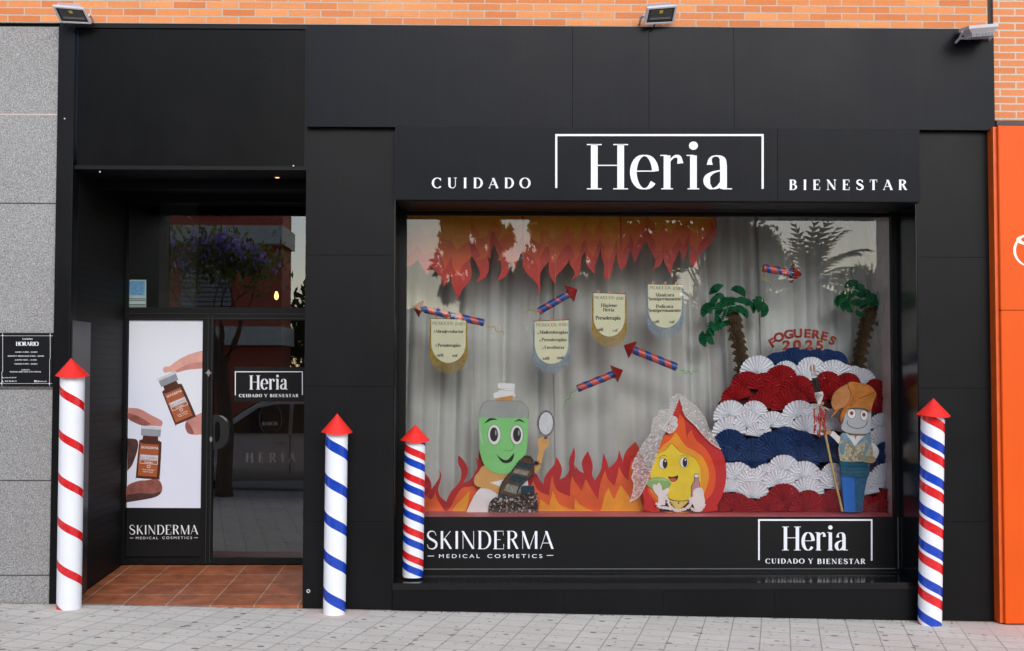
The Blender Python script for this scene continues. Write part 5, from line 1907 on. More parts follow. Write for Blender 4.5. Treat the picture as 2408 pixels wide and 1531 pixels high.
for p in ell(1491, 573, 80, 120, 44, 3):
    bmesh.ops.create_icosphere(bm, subdivisions=1, radius=.0075, matrix=Matrix.Translation(at('D', p, KY - .004)))
obj('rim_bead', bm, flat('pale_beads', lin('#9aa2aa'), .4, var=.6, scale=120), mi)
cut('mirror_handle', 'D', [(1470, 680), (1515, 680), (1500, 720), (1478, 720)], KY + .002, .006, flat('rim_brown', lin('#5c544c')), mi)

# ------------------------------------------------------------------ veiled flame figure
EY = GY + .26
f_ = thing('flame_figure', 'smiling flame shaped cut-out figure in a white lace veil and gloves', 'figure', at('E', (1000, 1400), EY))
M_FFR = flat('figure_red', lin('#cf1a12'), .4, var=.12, scale=4)
M_FFO = flat('figure_orange', lin('#ee5a10'), .4, var=.12, scale=5)
M_FFA = flat('figure_amber', lin('#fba312'), .4, var=.14, scale=5)
M_FFY = flat('figure_yellow', lin('#f5dd2e'), .4, var=.10, scale=5)
cut('red_flame', 'E', [(982, 332), (1000, 390), (1022, 440), (1060, 510), (1110, 575), (1200, 650), (1320, 760), (1392, 860), (1422, 980), (1424, 1100), (1392, 1240), (1340, 1340), (1290, 1405), (700, 1405), (655, 1300), (634, 1200), (660, 1100), (735, 940), (790, 830), (840, 700), (885, 590), (930, 470), (968, 385)], EY, .014, M_FFR, f_)
cut('orange_flame', 'E', [(985, 488), (1018, 520), (1036, 580), (1050, 680), (1068, 738), (1062, 680), (1098, 636), (1118, 690), (1150, 740), (1215, 795), (1272, 880), (1312, 980), (1326, 1100), (1295, 1230), (1220, 1310), (1150, 1405), (800, 1405), (760, 1320), (690, 1210), (700, 1080), (755, 900), (800, 770), (850, 690), (930, 640), (965, 570)], EY - .004, .0035, M_FFO, f_)
cut('amber_flame', 'E', [(945, 660), (975, 690), (1010, 745), (1060, 800), (1120, 830), (1190, 880), (1240, 960), (1262, 1060), (1240, 1180), (1190, 1290), (1100, 1405), (830, 1405), (770, 1290), (705, 1190), (718, 1070), (770, 880), (830, 780), (900, 730)], EY - .008, .0035, M_FFA, f_)
cut('face', 'E', [(912, 764), (940, 796), (990, 838), (1060, 868), (1130, 905), (1172, 980), (1184, 1080), (1176, 1200), (1150, 1290), (1060, 1400), (880, 1400), (860, 1250), (775, 1190), (712, 1090), (730, 980), (770, 872), (850, 826)], EY - .012, .0035, M_FFY, f_)
wire('hair_line', 'E', [(775, 868), (850, 826), (912, 764), (990, 840), (1060, 868), (1130, 905), (1168, 965)], EY - .0125, .0012, flat('amber_line', lin('#8a5a14'), .6), f_)
for ex, ey, pxx in ((831, 953, 848), (1028, 942, 1036)):
    e = cut('eye', 'E', ell(ex, ey, 40, 52), EY - .0145, .002, M_INK, f_, False)
    cut('eye_white', 'E', ell(ex, ey, 37, 49), EY - .016, .0012, M_EYEW, e, False)
    cut('pupil', 'E', ell(pxx, ey, 22, 44), EY - .0175, .0012, M_INK, e, False)
    cut('glint', 'E', ell(pxx + 4, ey - 24, 7, 9, 12), EY - .019, .0012, M_EYEW, e, False)
wire('eyebrow', 'E', [(790, 905), (812, 882), (838, 873), (862, 886)], EY - .013, .0016, M_INK, f_)
wire('eyebrow', 'E', [(994, 884), (1020, 872), (1048, 876), (1072, 892)], EY - .013, .0016, M_INK, f_)
mo = cut('mouth', 'E', [(876, 1072), (920, 1078), (972, 1062), (970, 1092), (952, 1116), (925, 1124), (898, 1112)], EY - .0145, .002, M_INK, f_)
cut('tongue', 'E', [(892, 1096), (925, 1090), (960, 1096), (948, 1112), (925, 1119), (902, 1110)], EY - .016, .0012, flat('tongue_red', lin('#d8563c'), .5), mo)
cut('bodice', 'E', [(795, 1405), (800, 1385), (862, 1262), (910, 1330), (962, 1398), (1030, 1350), (1082, 1300), (1140, 1340), (1156, 1405)], EY - .016, .004, flat('black_cloth', (.02, .02, .02), .7), f_, False)
cut('neckline', 'E', [(888, 1284), (920, 1300), (975, 1308), (1030, 1306), (1070, 1298), (1020, 1345), (962, 1392), (920, 1330)], EY - .018, .002, flat('pale_yellow', lin('#e8d27a'), .5), f_, False)
wire('necklace', 'E', [(862, 1254), (890, 1284), (930, 1300), (980, 1306), (1030, 1304), (1078, 1298)], EY - .02, .0026, M_INK, f_)
bm = BM()
tube(bm, [at('E', (976, 1312), EY - .021), at('E', (976, 1334), EY - .021)], .005, 8)
obj('pendant', bm, flat('brass', lin('#7a6a2a'), .4, .5, .6), f_)
M_GLV = flat('white_glove', lin('#f2f3f6'), .75, var=.06, scale=12)
cut('glove', 'E', [(732, 1180), (738, 1152), (756, 1146), (766, 1164), (776, 1146), (796, 1134), (806, 1150), (818, 1172), (822, 1200), (838, 1206), (852, 1192), (876, 1186), (889, 1200), (884, 1222), (860, 1255), (850, 1345), (780, 1345), (784, 1270), (750, 1222)], EY - .03, .01, M_GLV, f_)
cut('glove', 'E', [(1110, 1232), (1118, 1208), (1136, 1190), (1168, 1180), (1196, 1184), (1212, 1215), (1216, 1260), (1224, 1320), (1196, 1395), (1140, 1395), (1110, 1330), (1080, 1285), (1110, 1262)], EY - .03, .01, M_GLV, f_)
bm = BM()
for path in ([(772, 1335), (800, 1362), (850, 1370), (900, 1380), (960, 1400)], [(960, 1400), (1010, 1388), (1060, 1370), (1090, 1330), (1085, 1280)], [(862, 1268), (880, 1320), (920, 1372), (960, 1398)], [(1100, 1380), (1140, 1398), (1190, 1390), (1222, 1340)]):
    pts = catmull(path, False, 12)
    for i, p in enumerate(pts):
        a = rnd.uniform(0, 6.28)
        q = at('E', (p[0] + rnd.uniform(-9, 9), p[1] + rnd.uniform(-9, 9)), EY - .038)
        bmesh.ops.create_icosphere(bm, subdivisions=1, radius=.0095, matrix=Matrix.Translation(q) @ Matrix.Diagonal((1.25, .5, .8, 1)).to_4x4())
obj('ruffle', bm, M_GLV, f_)


def lace_mat(name='veil_lace', lo=.14, hi=.66):
    """fine net with denser floral motifs"""
    t = NT(name)
    co = t.coords('Object', (1, .02, 1))
    v = t.n('TexVoronoi')
    v.inputs['Scale'].default_value = 34
    t.l(co, v.inputs['Vector'])
    w_ = t.n('TexWave', wave_type='RINGS')
    w_.inputs['Scale'].default_value = 9
    w_.inputs['Distortion'].default_value = 14
    w_.inputs['Detail Scale'].default_value = 3
    t.l(co, w_.inputs['Vector'])
    m = t.mix(.5, t.ramp(v.outputs['Distance'], [(.15, (hi,) * 3), (.5, (lo,) * 3)]), t.ramp(w_.outputs[0], [(.3, (lo,) * 3), (.8, (hi,) * 3)]))
    t.b.inputs['Base Color'].default_value = (.93, .93, .94, 1)
    t.b.inputs['Roughness'].default_value = .8
    t.l(m, t.b.inputs['Alpha'])
    return t.m


M_LACE = lace_mat()
vl = cut('veil', 'E', [(972, 288), (930, 312), (905, 348), (890, 400), (880, 432), (830, 440), (795, 455), (770, 500), (738, 522), (722, 590), (716, 650), (690, 700), (645, 750), (604, 825), (566, 900), (540, 988), (560, 1010), (538, 1085), (556, 1130), (548, 1220), (518, 1312), (600, 1262), (664, 1150), (712, 1030), (772, 862), (836, 662), (850, 600), (915, 500), (952, 420), (978, 340)], EY - .028, .003, M_LACE, f_)
cut('veil', 'E', [(978, 288), (1040, 330), (1140, 408), (1190, 470), (1232, 530), (1256, 600), (1310, 695), (1372, 812), (1330, 790), (1290, 760), (1245, 720), (1200, 672), (1165, 640), (1140, 598), (1090, 550), (1042, 500), (1015, 440), (990, 360)], EY - .024, .003, M_LACE, f_)
bm = BM()
for path in ([(1015, 440), (1042, 500), (1090, 550), (1140, 598), (1200, 672), (1290, 760), (1370, 812)], [(978, 340), (915, 500), (850, 600), (772, 862), (712, 1030), (664, 1150), (600, 1262), (520, 1310)], [(566, 900), (540, 988), (560, 1010), (538, 1085), (556, 1130), (548, 1220), (518, 1312)]):
    pts = catmull(path, False, 7)
    for p in pts:
        bmesh.ops.create_icosphere(bm, subdivisions=1, radius=.0075, matrix=Matrix.Translation(at('E', p, EY - .031)) @ Matrix.Diagonal((1, .25, 1, 1)).to_4x4())
obj('lace_edge', bm, lace_mat('edge_lace', .4, .9), vl)
bm = BM()
mid = at('E', (872, 598), EY - .05)
for i in range(22):
    a0, a1 = R(-55 + 190 * i / 22), R(-55 + 190 * (i + 1) / 22)
    r = .030 + .004 * (i % 2)
    ct = at('E', (880, 570), EY - .046)
    q0 = ct + Vector((math.cos(a0 + 2.0) * .024, -.006 * (i % 2), math.sin(a0 + 2.0) * .024))
bm.free()
cut('brooch_fan', 'E', [(815, 628), (846, 588), (880, 548), (902, 508), (925, 502), (952, 514), (968, 535), (962, 565), (970, 590), (950, 630), (928, 655), (905, 668), (880, 668), (858, 650), (832, 648)], EY - .042, .006, flat('lace_white', lin('#e9e9ec'), .7, var=.05), f_)
bm = BM()
for q in ((960, 530), (948, 620), (910, 660), (868, 655), (830, 640), (925, 508)):
    tube(bm, [at('E', (878, 575), EY - .044), at('E', q, EY - .044)], .0013, 4)
for q in ((900, 632), (915, 618), (885, 640), (930, 600), (870, 628), (905, 600), (918, 640)):
    tube(bm, [at('E', q, EY - .0425), at('E', (q[0], q[1] + 9), EY - .0425)], .0035, 6)
obj('brooch_cutwork', bm, flat('cutwork_red', lin('#b8736e'), .7), f_)
d = thing('green_dish', 'oval pale green dish held in the veiled flame figure\'s glove', 'dish', at('E', (790, 1190), EY - .02))
cut('dish', 'E', ell(790, 1140, 116, 58, 40, 2), EY - .022, .006, flat('dish_green', lin('#8ebc72'), .4, var=.08), d, False)
cut('dish_shade', 'E', [(690, 1120), (760, 1092), (850, 1098), (890, 1120), (820, 1112), (750, 1112)], EY - .0235, .001, flat('dish_pale', lin('#a9cf90'), .4), d)
d = thing('pink_bottle', 'small pink bottle with a white cap in the veiled flame figure\'s glove', 'bottle', at('E', (1135, 1230), EY - .02))
cut('outline', 'E', [(1095, 1262), (1096, 1170), (1108, 1140), (1124, 1116), (1126, 1050), (1168, 1052), (1166, 1108), (1176, 1132), (1176, 1200), (1150, 1260)], EY - .020, .004, M_INK, d, False)
cut('bottle', 'E', [(1099, 1258), (1100, 1172), (1112, 1142), (1128, 1118), (1130, 1086), (1163, 1087), (1163, 1110), (1172, 1134), (1172, 1200), (1148, 1256)], EY - .0215, .001, flat('bottle_pink', lin('#cf9aa6'), .35, var=.15), d, False)
cut('bottle_cap', 'E', [(1128, 1054), (1166, 1056), (1164, 1084), (1128, 1082)], EY - .0225, .001, M_CAPW, d, False)

# ------------------------------------------------------------------ grey faced figure with swept brown hair
TY = GY + .16
g = thing('brush_figure', 'cut-out figure with a grey face, swept brown hair, patterned vest and blue trousers', 'figure', at('F', (1255, 1425), TY))
cut('trousers', 'F', [(1156, 1120), (1372, 1130), (1352, 1220), (1334, 1320), (1325, 1425), (1180, 1425), (1172, 1320), (1164, 1220)], TY, .04, flat('blue_cloth', lin('#126fd2'), .7, var=.12, scale=10), g, True, 5, 60)
cut('trouser_side', 'F', [(1262, 1140), (1366, 1140), (1348, 1225), (1330, 1322), (1322, 1420), (1270, 1420)], TY - .003, .003, flat('teal_net', lin('#175c84'), .8, var=.3, scale=50), g, False)
M_SASH = flat('teal_waist_sash', lin('#0f5c78'), .75, var=.2, scale=14)
cut('waist_sash', 'F', [(1142, 1008), (1250, 1018), (1388, 1024), (1386, 1090), (1372, 1142), (1260, 1140), (1156, 1128), (1150, 1060)], TY - .012, .04, M_SASH, g)
for yy in (1040, 1068, 1100):
    wire('sash_fold', 'F', [(1148, yy), (1220, yy + 14), (1300, yy + 8), (1382, yy + 16)], TY - .011, .005, M_SASH, g)


def brocade():
    t = NT('vest_brocade')
    co = t.coords()
    n1 = t.noise(co, 32, 3, .6)
    v = t.n('TexVoronoi', feature='DISTANCE_TO_EDGE')
    v.inputs['Scale'].default_value = 26
    t.l(co, v.inputs['Vector'])
    c = t.ramp(n1, [(.44, lin('#cfc6ac')), (.55, lin('#b9b492')), (.66, lin('#7f8a68'))])
    c = t.mix(t.ramp(v.outputs['Distance'], [(.02, (.55,) * 3), (.07, (0,) * 3)]), c, lin('#6b6a4c'))
    t.l(c, t.b.inputs['Base Color'])
    t.b.inputs['Roughness'].default_value = .75
    return t.m


cut('shirt', 'F', [(1150, 800), (1200, 778), (1275, 790), (1382, 786), (1400, 860), (1390, 940), (1270, 940), (1150, 900)], TY - .004, .02, M_CAPW, g)
cut('sleeve', 'F', [(1060, 792), (1072, 770), (1092, 766), (1120, 792), (1148, 818), (1150, 872), (1132, 866), (1098, 830)], TY - .002, .018, M_CAPW, g)
cut('sleeve', 'F', [(1396, 850), (1432, 876), (1456, 910), (1460, 940), (1444, 980), (1420, 1000), (1398, 985), (1416, 950), (1412, 930), (1392, 920)], TY - .002, .018, M_CAPW, g)
M_HAND = flat('hand_tan', lin('#c79a70'), .6, var=.1)
cut('hand', 'F', [(966, 758), (980, 746), (1006, 756), (1030, 758), (1060, 756), (1080, 768), (1066, 790), (1040, 792), (1022, 806), (1000, 800), (1016, 784), (990, 772)], TY - .03, .014, M_HAND, g)
cut('hand', 'F', [(1396, 990), (1412, 966), (1436, 990), (1428, 1012), (1404, 1026), (1382, 1020), (1386, 1000)], TY - .014, .012, M_HAND, g)
cut('vest', 'F', [(1140, 860), (1152, 800), (1182, 800), (1222, 846), (1262, 890), (1310, 850), (1352, 812), (1392, 806), (1404, 870), (1412, 950), (1388, 1024), (1300, 1012), (1214, 1020), (1146, 1004), (1132, 930)], TY - .012, .012, brocade(), g, True, 4, 50)
M_LAP = flat('pale_blue_cloth', lin('#7d9fb4'), .75, var=.2, scale=20)
cuts('lapel', 'F', [[(1150, 790), (1186, 782), (1232, 840), (1262, 886), (1244, 884), (1196, 830), (1176, 960), (1150, 950), (1140, 880), (1172, 850)], [(1388, 786), (1400, 830), (1388, 880), (1362, 930), (1342, 970), (1330, 950), (1356, 890), (1370, 840), (1330, 850), (1270, 890), (1300, 846), (1350, 800)]], TY - .016, .004, M_LAP, g)
cut('pocket', 'F', [(1278, 950), (1384, 972), (1374, 1016), (1290, 1000)], TY - .0145, .002, flat('pocket_cloth', lin('#97987c'), .8, var=.35, scale=50), g, False)
wire('vest_edge', 'F', [(1262, 890), (1248, 960), (1214, 1018)], TY - .014, .0018, flat('seam_brown', lin('#6b4a38'), .7), g)
cut('neck', 'F', [(1210, 775), (1372, 780), (1340, 800), (1282, 802), (1272, 832), (1262, 802), (1222, 796)], TY - .013, .014, flat('neck_tan', lin('#b88a60'), .6), g)
bm = BM()
shape(bm, 'F', [(1208, 560), (1330, 560), (1392, 586), (1396, 700), (1394, 755), (1372, 782), (1300, 788), (1210, 778), (1160, 750), (1158, 725), (1168, 690), (1188, 620)], TY - .03, .05)
bmesh.ops.recalc_face_normals(bm, faces=bm.faces)
obj('head', bm, flat('grey_clay', lin('#bfc7d0'), .55, var=.08, scale=6), g)
for ex, ey, rx, ry, ix, iy in ((1238, 622, 35, 43, 1238, 618), (1340, 635, 32, 44, 1338, 630)):
    e = cut('eye', 'F', ell(ex, ey, rx, ry, 28, -4), TY - .0325, .002, M_INK, g, False)
    cut('eye_white', 'F', ell(ex, ey, rx - 3, ry - 3, 28, -4), TY - .034, .0012, M_EYEW, e, False)
    cut('iris', 'F', ell(ix, iy, 15, 17, 20), TY - .0355, .0012, flat('iris_amber', lin('#b3703e'), .4), e, False)
    cut('pupil', 'F', ell(ix, iy, 7, 8, 16), TY - .037, .0012, M_INK, e, False)
wire('mouth', 'F', [(1203, 678), (1204, 704), (1222, 724), (1262, 740), (1300, 741), (1340, 728), (1362, 700), (1366, 684)], TY - .031, .0026, M_INK, g)
wire('eyebrow', 'F', [(1330, 574), (1350, 578), (1372, 590)], TY - .032, .0022, flat('brow_brown', lin('#5c3418'), .7), g)
M_HAIR = flat('felt_brown_hair', lin('#c07a34'), .85, var=.25, scale=16, bump=.3)
M_HAIR2 = flat('felt_tan_hair', lin('#c98a55'), .85, var=.2, scale=16, bump=.3)
hr = BM()
shape(hr, 'F', [(1066, 655), (1096, 612), (1124, 582), (1100, 596), (1086, 572), (1074, 540), (1078, 505), (1100, 450), (1160, 402), (1220, 380), (1262, 420), (1250, 500), (1216, 560), (1160, 574), (1130, 590), (1100, 630)], TY - .05, .02)
bmesh.ops.recalc_face_normals(hr, faces=hr.faces)
obj('fringe_lock', hr, M_HAIR2, g)
hp_ = cut('hair', 'F', [(1210, 388), (1236, 362), (1300, 370), (1388, 394), (1440, 460), (1418, 522), (1396, 604), (1340, 578), (1262, 574), (1212, 584), (1188, 630), (1150, 694), (1148, 640), (1168, 586), (1216, 530), (1236, 460)], TY - .062, .05, M_HAIR, g)
bm = BM()
for i in range(7):
    y0 = 400 + i * 24
    tube(bm, [at('F', p, TY - .066) for p in catmull([(1225 + i * 4, 560 - i * 12), (1280 + i * 8, 500 - i * 10), (1350 + i * 8, 470 - i * 8), (1425 - i * 6, 440 - i * 6)], False, 5)], [.002] + [.009] * 14 + [.003], 6)
obj('hair_strand', bm, M_HAIR, hp_, True)
st = thing('firework_staff', 'pale wooden staff with brushes, a white cup, a bow and hanging red firecrackers', 'staff', at('F', (1162, 1420), TY - .06))
bm = BM()
tube(bm, [at('F', (1162, 1420), TY - .05), at('F', (1085, 1090), TY - .05), at('F', (975, 560), TY - .05)], .0105, 8)
obj('pole', bm, flat('pale_wood', lin('#c7ad72'), .6, var=.2, scale=20), st, True)
bm = BM()
for i, (bx, tx) in enumerate(((952, 905), (966, 930), (980, 940))):
    tube(bm, [at('F', (bx, 470), TY - .052 - .008 * (i % 2)), at('F', (tx + (bx - tx) * .35, 330), TY - .052 - .008 * (i % 2))], .010, 7)
obj('brush_handle', bm, flat('brush_black', (.015, .015, .015), .35), st, True)
for i, (x0, y0, x1, y1) in enumerate(((918, 318, 908, 270), (932, 318, 930, 262), (946, 312, 938, 278))):
    bm = BM()
    tube(bm, [at('F', (x0, y0), TY - .055), at('F', (x1, y1), TY - .055)], [.006, .007], 7)
    o = obj('brush', bm, M_ALU, st, True)
    bm = BM()
    dx, dy = x1 - x0, y1 - y0
    tube(bm, [at('F', (x1, y1), TY - .055), at('F', (x1 + dx * .45, y1 + dy * .45), TY - .055), at('F', (x1 + dx * .8, y1 + dy * .8), TY - .055)], [.007, .0085, .003], 7)
    obj('bristle', bm, flat('bristle_tan', lin('#b98a55'), .8), o, True)
bm = BM()
tube(bm, [at('F', (968, 446), TY - .06), at('F', (972, 470), TY - .06), at('F', (974, 500), TY - .06), at('F', (972, 530), TY - .06), at('F', (974, 545), TY - .06)], [.034, .036, .026, .017, .020], 14)
cpb = obj('cup', bm, M_CAPW, st, True)
bm = BM()
for q in ((955, 462), (968, 458), (982, 464), (950, 474), (965, 476), (978, 478), (990, 470), (970, 492)):
    tube(bm, [at('F', q, TY - .098), at('F', (q[0] + 3, q[1] + 5), TY - .098)], .004, 5)
obj('cup_spot', bm, M_INK, cpb)
bm = BM()
rnd = random.Random(12)
for i in range(34):
    x, y = rnd.uniform(930, 1032), rnd.uniform(572, 770)
    a = rnd.uniform(-.25, .25)
    tube(bm, [at('F', (x, y), TY - .066 - rnd.random() * .03), at('F', (x + 46 * math.sin(a), y + 46), TY - .066 - rnd.random() * .03)], .0055, 6)
obj('firecracker', bm, flat('firecracker_red', lin('#d0464a'), .4, var=.3, scale=60), st)
bm = BM()
shape(bm, 'F', [(975, 552), (940, 538), (925, 550), (935, 562)], TY - .10, .004)
shape(bm, 'F', [(975, 550), (1005, 522), (1015, 540), (1000, 552)], TY - .101, .004)
shape(bm, 'F', [(978, 552), (1030, 570), (1058, 590), (1055, 600), (1010, 578)], TY - .102, .004)
shape(bm, 'F', [(972, 552), (945, 575), (936, 592), (952, 584)], TY - .103, .004)
bmesh.ops.recalc_face_normals(bm, faces=bm.faces)
obj('bow', bm, flat('bow_tan', lin('#b39a80'), .6), st)

# ------------------------------------------------------------------ nylon hanging lines
M_NYL = flat('nylon_line', (.55, .55, .54), .3)
for p, q, lb in (((1430, -60), (1432, 1062), 'thin nylon line holding the pennant over the hand mirror'), ((1900, -60), (1880, 832), 'thin nylon line holding the gold fringed pennant in the middle')):
    o = wire('nylon_line', 'A', [p, q], NY + .012, .0014, M_NYL, None, False, 4)
    tag(o, lb, 'line', 'nylon lines in the window')

# ------------------------------------------------------------------ lamps at the entrance
lp = thing('pendant_bulb', 'small lit filament bulb hanging inside behind the transom glass', 'lamp', W(650, 697, DY + .9))
LYY = DY + .9
bm = BM()
c0 = W(650, 697, LYY)
tube(bm, [c0 + Vector((0, 0, .046)), c0 + Vector((0, 0, .03)), c0 + Vector((0, 0, .0)), c0 + Vector((0, 0, -.022)), c0 + Vector((0, 0, -.032))], [.010, .015, .022, .017, .004], 12)
t = NT('lit_bulb')
t.b.inputs['Emission Color'].default_value = (1, .55, .16, 1)
t.b.inputs['Emission Strength'].default_value = 2.2
obj('bulb', bm, t.m, lp, True)
bm = BM()
tube(bm, [c0 + Vector((0, 0, .045)), W(650, 545, LYY), W(650, 470, LYY)], .005, 6)
tube(bm, [W(650, 553, LYY), W(650, 543, LYY)], [.045, .03], 12)
obj('cord', bm, M_FRAME, lp)
dl = thing('recessed_downlight', 'small warm recessed spotlight in the black soffit over the door', 'lamp', W(652, 417, .3))
bm = BM()
c1 = Vector((px(652, 417, .3), .3, ZHEAD - .004))
tube(bm, [c1 + Vector((0, 0, .0035)), c1 + Vector((0, 0, -.004))], .028, 16)
obj('trim', bm, M_METAL, dl)
bm = BM()
tube(bm, [c1 + Vector((0, 0, -.0045)), c1 + Vector((0, 0, -.006))], .016, 14)
t = NT('lit_spot')
t.b.inputs['Emission Color'].default_value = (1, .5, .18, 1)
t.b.inputs['Emission Strength'].default_value = 1.6
obj('lens', bm, t.m, dl)

# ------------------------------------------------------------------ the street behind the camera, mirrored in the glass
M_BARK = flat('bark', lin('#6a5b4a'), .9, .2, var=.35, scale=18, bump=.5)
M_LEAF = flat('fresh_leaf', (.12, .15, .05), .6, .3, var=.45, scale=3)
M_LEAFD = flat('dark_leaf', (.045, .075, .022), .65, .3, var=.5, scale=2)
M_BLOOM = flat('violet_blossom', lin('#9488d8'), .6, var=.25, scale=6)
M_FROND = flat('palm_frond', (.07, .10, .035), .6, .3, var=.4, scale=5)


def see_light_through(m, k):
    """leaves pass part of the light that falls on their far side"""
    t = m.node_tree
    pb = t.nodes['Principled BSDF']
    tl = t.nodes.new('ShaderNodeBsdfTranslucent')
    src = pb.inputs['Base Color'].links[0].from_socket
    br = t.nodes.new('ShaderNodeMixRGB')
    br.inputs[0].default_value = 1
    br.blend_type = 'MULTIPLY'
    br.inputs[2].default_value = (2.2, 2.0, 1.5, 1)
    t.links.new(src, br.inputs[1])
    t.links.new(br.outputs[0], tl.inputs[0])
    mx = t.nodes.new('ShaderNodeMixShader')
    mx.inputs[0].default_value = k
    t.links.new(pb.outputs[0], mx.inputs[1])
    t.links.new(tl.outputs[0], mx.inputs[2])
    t.links.new(mx.outputs[0], t.nodes['Material Output'].inputs[0])


for m_ in (M_LEAF, M_LEAFD, M_FROND):
    see_light_through(m_, .5)
see_light_through(M_BLOOM, .4)


def leaves(bm, cs, n, size, rnd, flatn=1.0):
    for _ in range(n):
        c, r = rnd.choice(cs)
        d = Vector((rnd.gauss(0, 1), rnd.gauss(0, 1), rnd.gauss(0, 1) * .8)).normalized() * r * rnd.random() ** .4
        p = c + d
        e = Euler((rnd.uniform(0, 6), rnd.uniform(0, 6), rnd.uniform(0, 6))).to_matrix()
        s = size * rnd.uniform(.5, 1.3)
        q = [p + e @ Vector(z) * s for z in ((-1, 0, 0), (0, -.45, .1), (1, 0, 0), (0, .45, .1))]
        bm.faces.new([bm.verts.new(z) for z in q])


def branches(bm, base, d, length, r, depth, rnd, tips):
    pts, rr = [base], [r]
    p = base.copy()
    v = d.normalized()
    for k in range(4):
        v = (v + Vector((rnd.uniform(-.22, .22), rnd.uniform(-.22, .22), rnd.uniform(-.05, .2)))).normalized()
        p = p + v * length / 4
        pts.append(p.copy())
        rr.append(r * (1 - .14 * (k + 1)))
    tube(bm, pts, rr, 7)
    if depth == 0:
        tips.append(p)
        return
    for _ in range(rnd.choice((2, 3))):
        a = (v + Vector((rnd.uniform(-.9, .9), rnd.uniform(-.9, .9), rnd.uniform(-.1, .55)))).normalized()
        branches(bm, p, a, length * rnd.uniform(.6, .8), rr[-1] * .72, depth - 1, rnd, tips)


def tree(x, y, label, h0, r0, spread, seed, leaf, n, size, bloom=None, cat='tree', grp='trees across the street', depth=3):
    rnd = random.Random(seed)
    t = thing('street_tree', label, cat, (x, y, gz(x)), grp)
    bm = BM()
    tips = []
    base = Vector((x, y, gz(x) - .05))
    top = base + Vector((rnd.uniform(-.15, .15), rnd.uniform(-.1, .1), h0))
    tube(bm, [base, base.lerp(top, .1), base.lerp(top, .5) + Vector((.06, 0, 0)), top], [r0 * 1.35, r0 * 1.05, r0 * .95, r0 * .85], 12)
    for k in range(4):
        a = 2 * math.pi * k / 4 + rnd.uniform(-.4, .4)
        branches(bm, top - Vector((0, 0, .1)), Vector((math.cos(a) * .6, math.sin(a) * .6, 1)), spread, r0 * .6, depth, rnd, tips)
    obj('trunk', bm, M_BARK, t, True)
    bm = BM()
    leaves(bm, [(p, spread * .55) for p in tips], n, size, rnd)
    obj('crown', bm, leaf, t)
    if bloom:
        bm = BM()
        leaves(bm, [(p + Vector((0, 0, .1)), .22) for p in rnd.sample(tips, min(len(tips), 26))], bloom, .05, rnd)
        obj('blossom', bm, M_BLOOM, t)
    return t


tree(-3.72, -5.0, 'violet flowering jacaranda on the pavement, mirrored in the door glass', 1.9, .11, .72, 4, M_LEAF, 1500, .06, 1300, depth=3)


def bushy(x, y, h, r, label, seed, leaf, low=1.0):
    """a full tree whose crown comes down nearly to the ground"""
    rnd = random.Random(seed)
    t = thing('leafy_tree', label, 'tree', (x, y, gz(x)), 'trees across the street')
    g = gz(x)
    bm = BM()
    tube(bm, [(x, y, g - .1), (x + .05, y, g + h * .4), (x, y, g + h * .8)], [.2, .16, .06], 10)
    cs = []
    for k in range(34):
        u = rnd.random()
        z = g + low + (h - low) * u
        w_ = r * math.sin(math.pi * min(1, .18 + u * .8)) ** .6
        a = rnd.uniform(0, 6.28)
        q = rnd.random() ** .5 * w_
        c = Vector((x + q * math.cos(a), y + q * math.sin(a), z))
        cs.append((c, r * rnd.uniform(.28, .5)))
        tube(bm, [(x, y, g + h * .35), c], [.05, .012], 5)
    obj('trunk', bm, M_BARK, t, True)
    bm = BM()
    leaves(bm, cs, int(4800 * h / 7 * r), .17, rnd)
    obj('crown', bm, leaf, t)


for a in ((-10.5, -28, 8.0, 2.5, 'broad leafy tree across the street before the red apartment house', 8, M_LEAFD),
          (-5.2, -29, 4.6, 2.3, 'leafy tree across the street facing the entrance end of the window', 9, M_LEAFD),
          (-.4, -28, 9.4, 1.2, 'slim dark leafy tree across the street, mirrored in the first flame panel', 10, M_LEAFD),
          (4.1, -30, 12.5, 2.9, 'tall pale leafy tree across the street facing the middle of the window', 14, M_LEAF),
          (7.2, -29, 11.5, 2.5, 'tall pale leafy tree across the street beside the date palm', 11, M_LEAF),
          (9.0, -31.5, 6.6, 1.9, 'round leafy tree across the street behind the date palm', 15, M_LEAF),
          (13.2, -31, 5.2, 2.5, 'low round tree across the street just past the date palm', 12, M_LEAF),
          (17.6, -31, 5.4, 2.6, 'low spreading tree across the street facing the orange panel', 13, M_LEAF),
          (22.4, -31, 5.3, 2.6, 'low spreading tree across the street, furthest from the camera', 16, M_LEAF)):
    bushy(*a)
# tall hedge that closes the view under the crowns
bm = BM()
rnd = random.Random(30)
for i in range(14000):
    x = rnd.uniform(-7, 34)
    zt_ = 4.1 + .35 * math.sin(x * .7) + .3 * math.sin(x * 1.9)
    p = Vector((x, -33.4 + rnd.uniform(-.5, .5), gz(x) + zt_ * rnd.random() ** .75))
    e = Euler((rnd.uniform(0, 6), rnd.uniform(0, 6), rnd.uniform(0, 6))).to_matrix()
    bm.faces.new([bm.verts.new(p + e @ Vector(z) * .3) for z in ((-1, 0, 0), (0, -.5, .1), (1, 0, 0), (0, .5, .1))])
o = obj('park_hedge', bm, M_LEAF)
tag(o, 'tall green park hedge along the far side of the street', 'hedge')
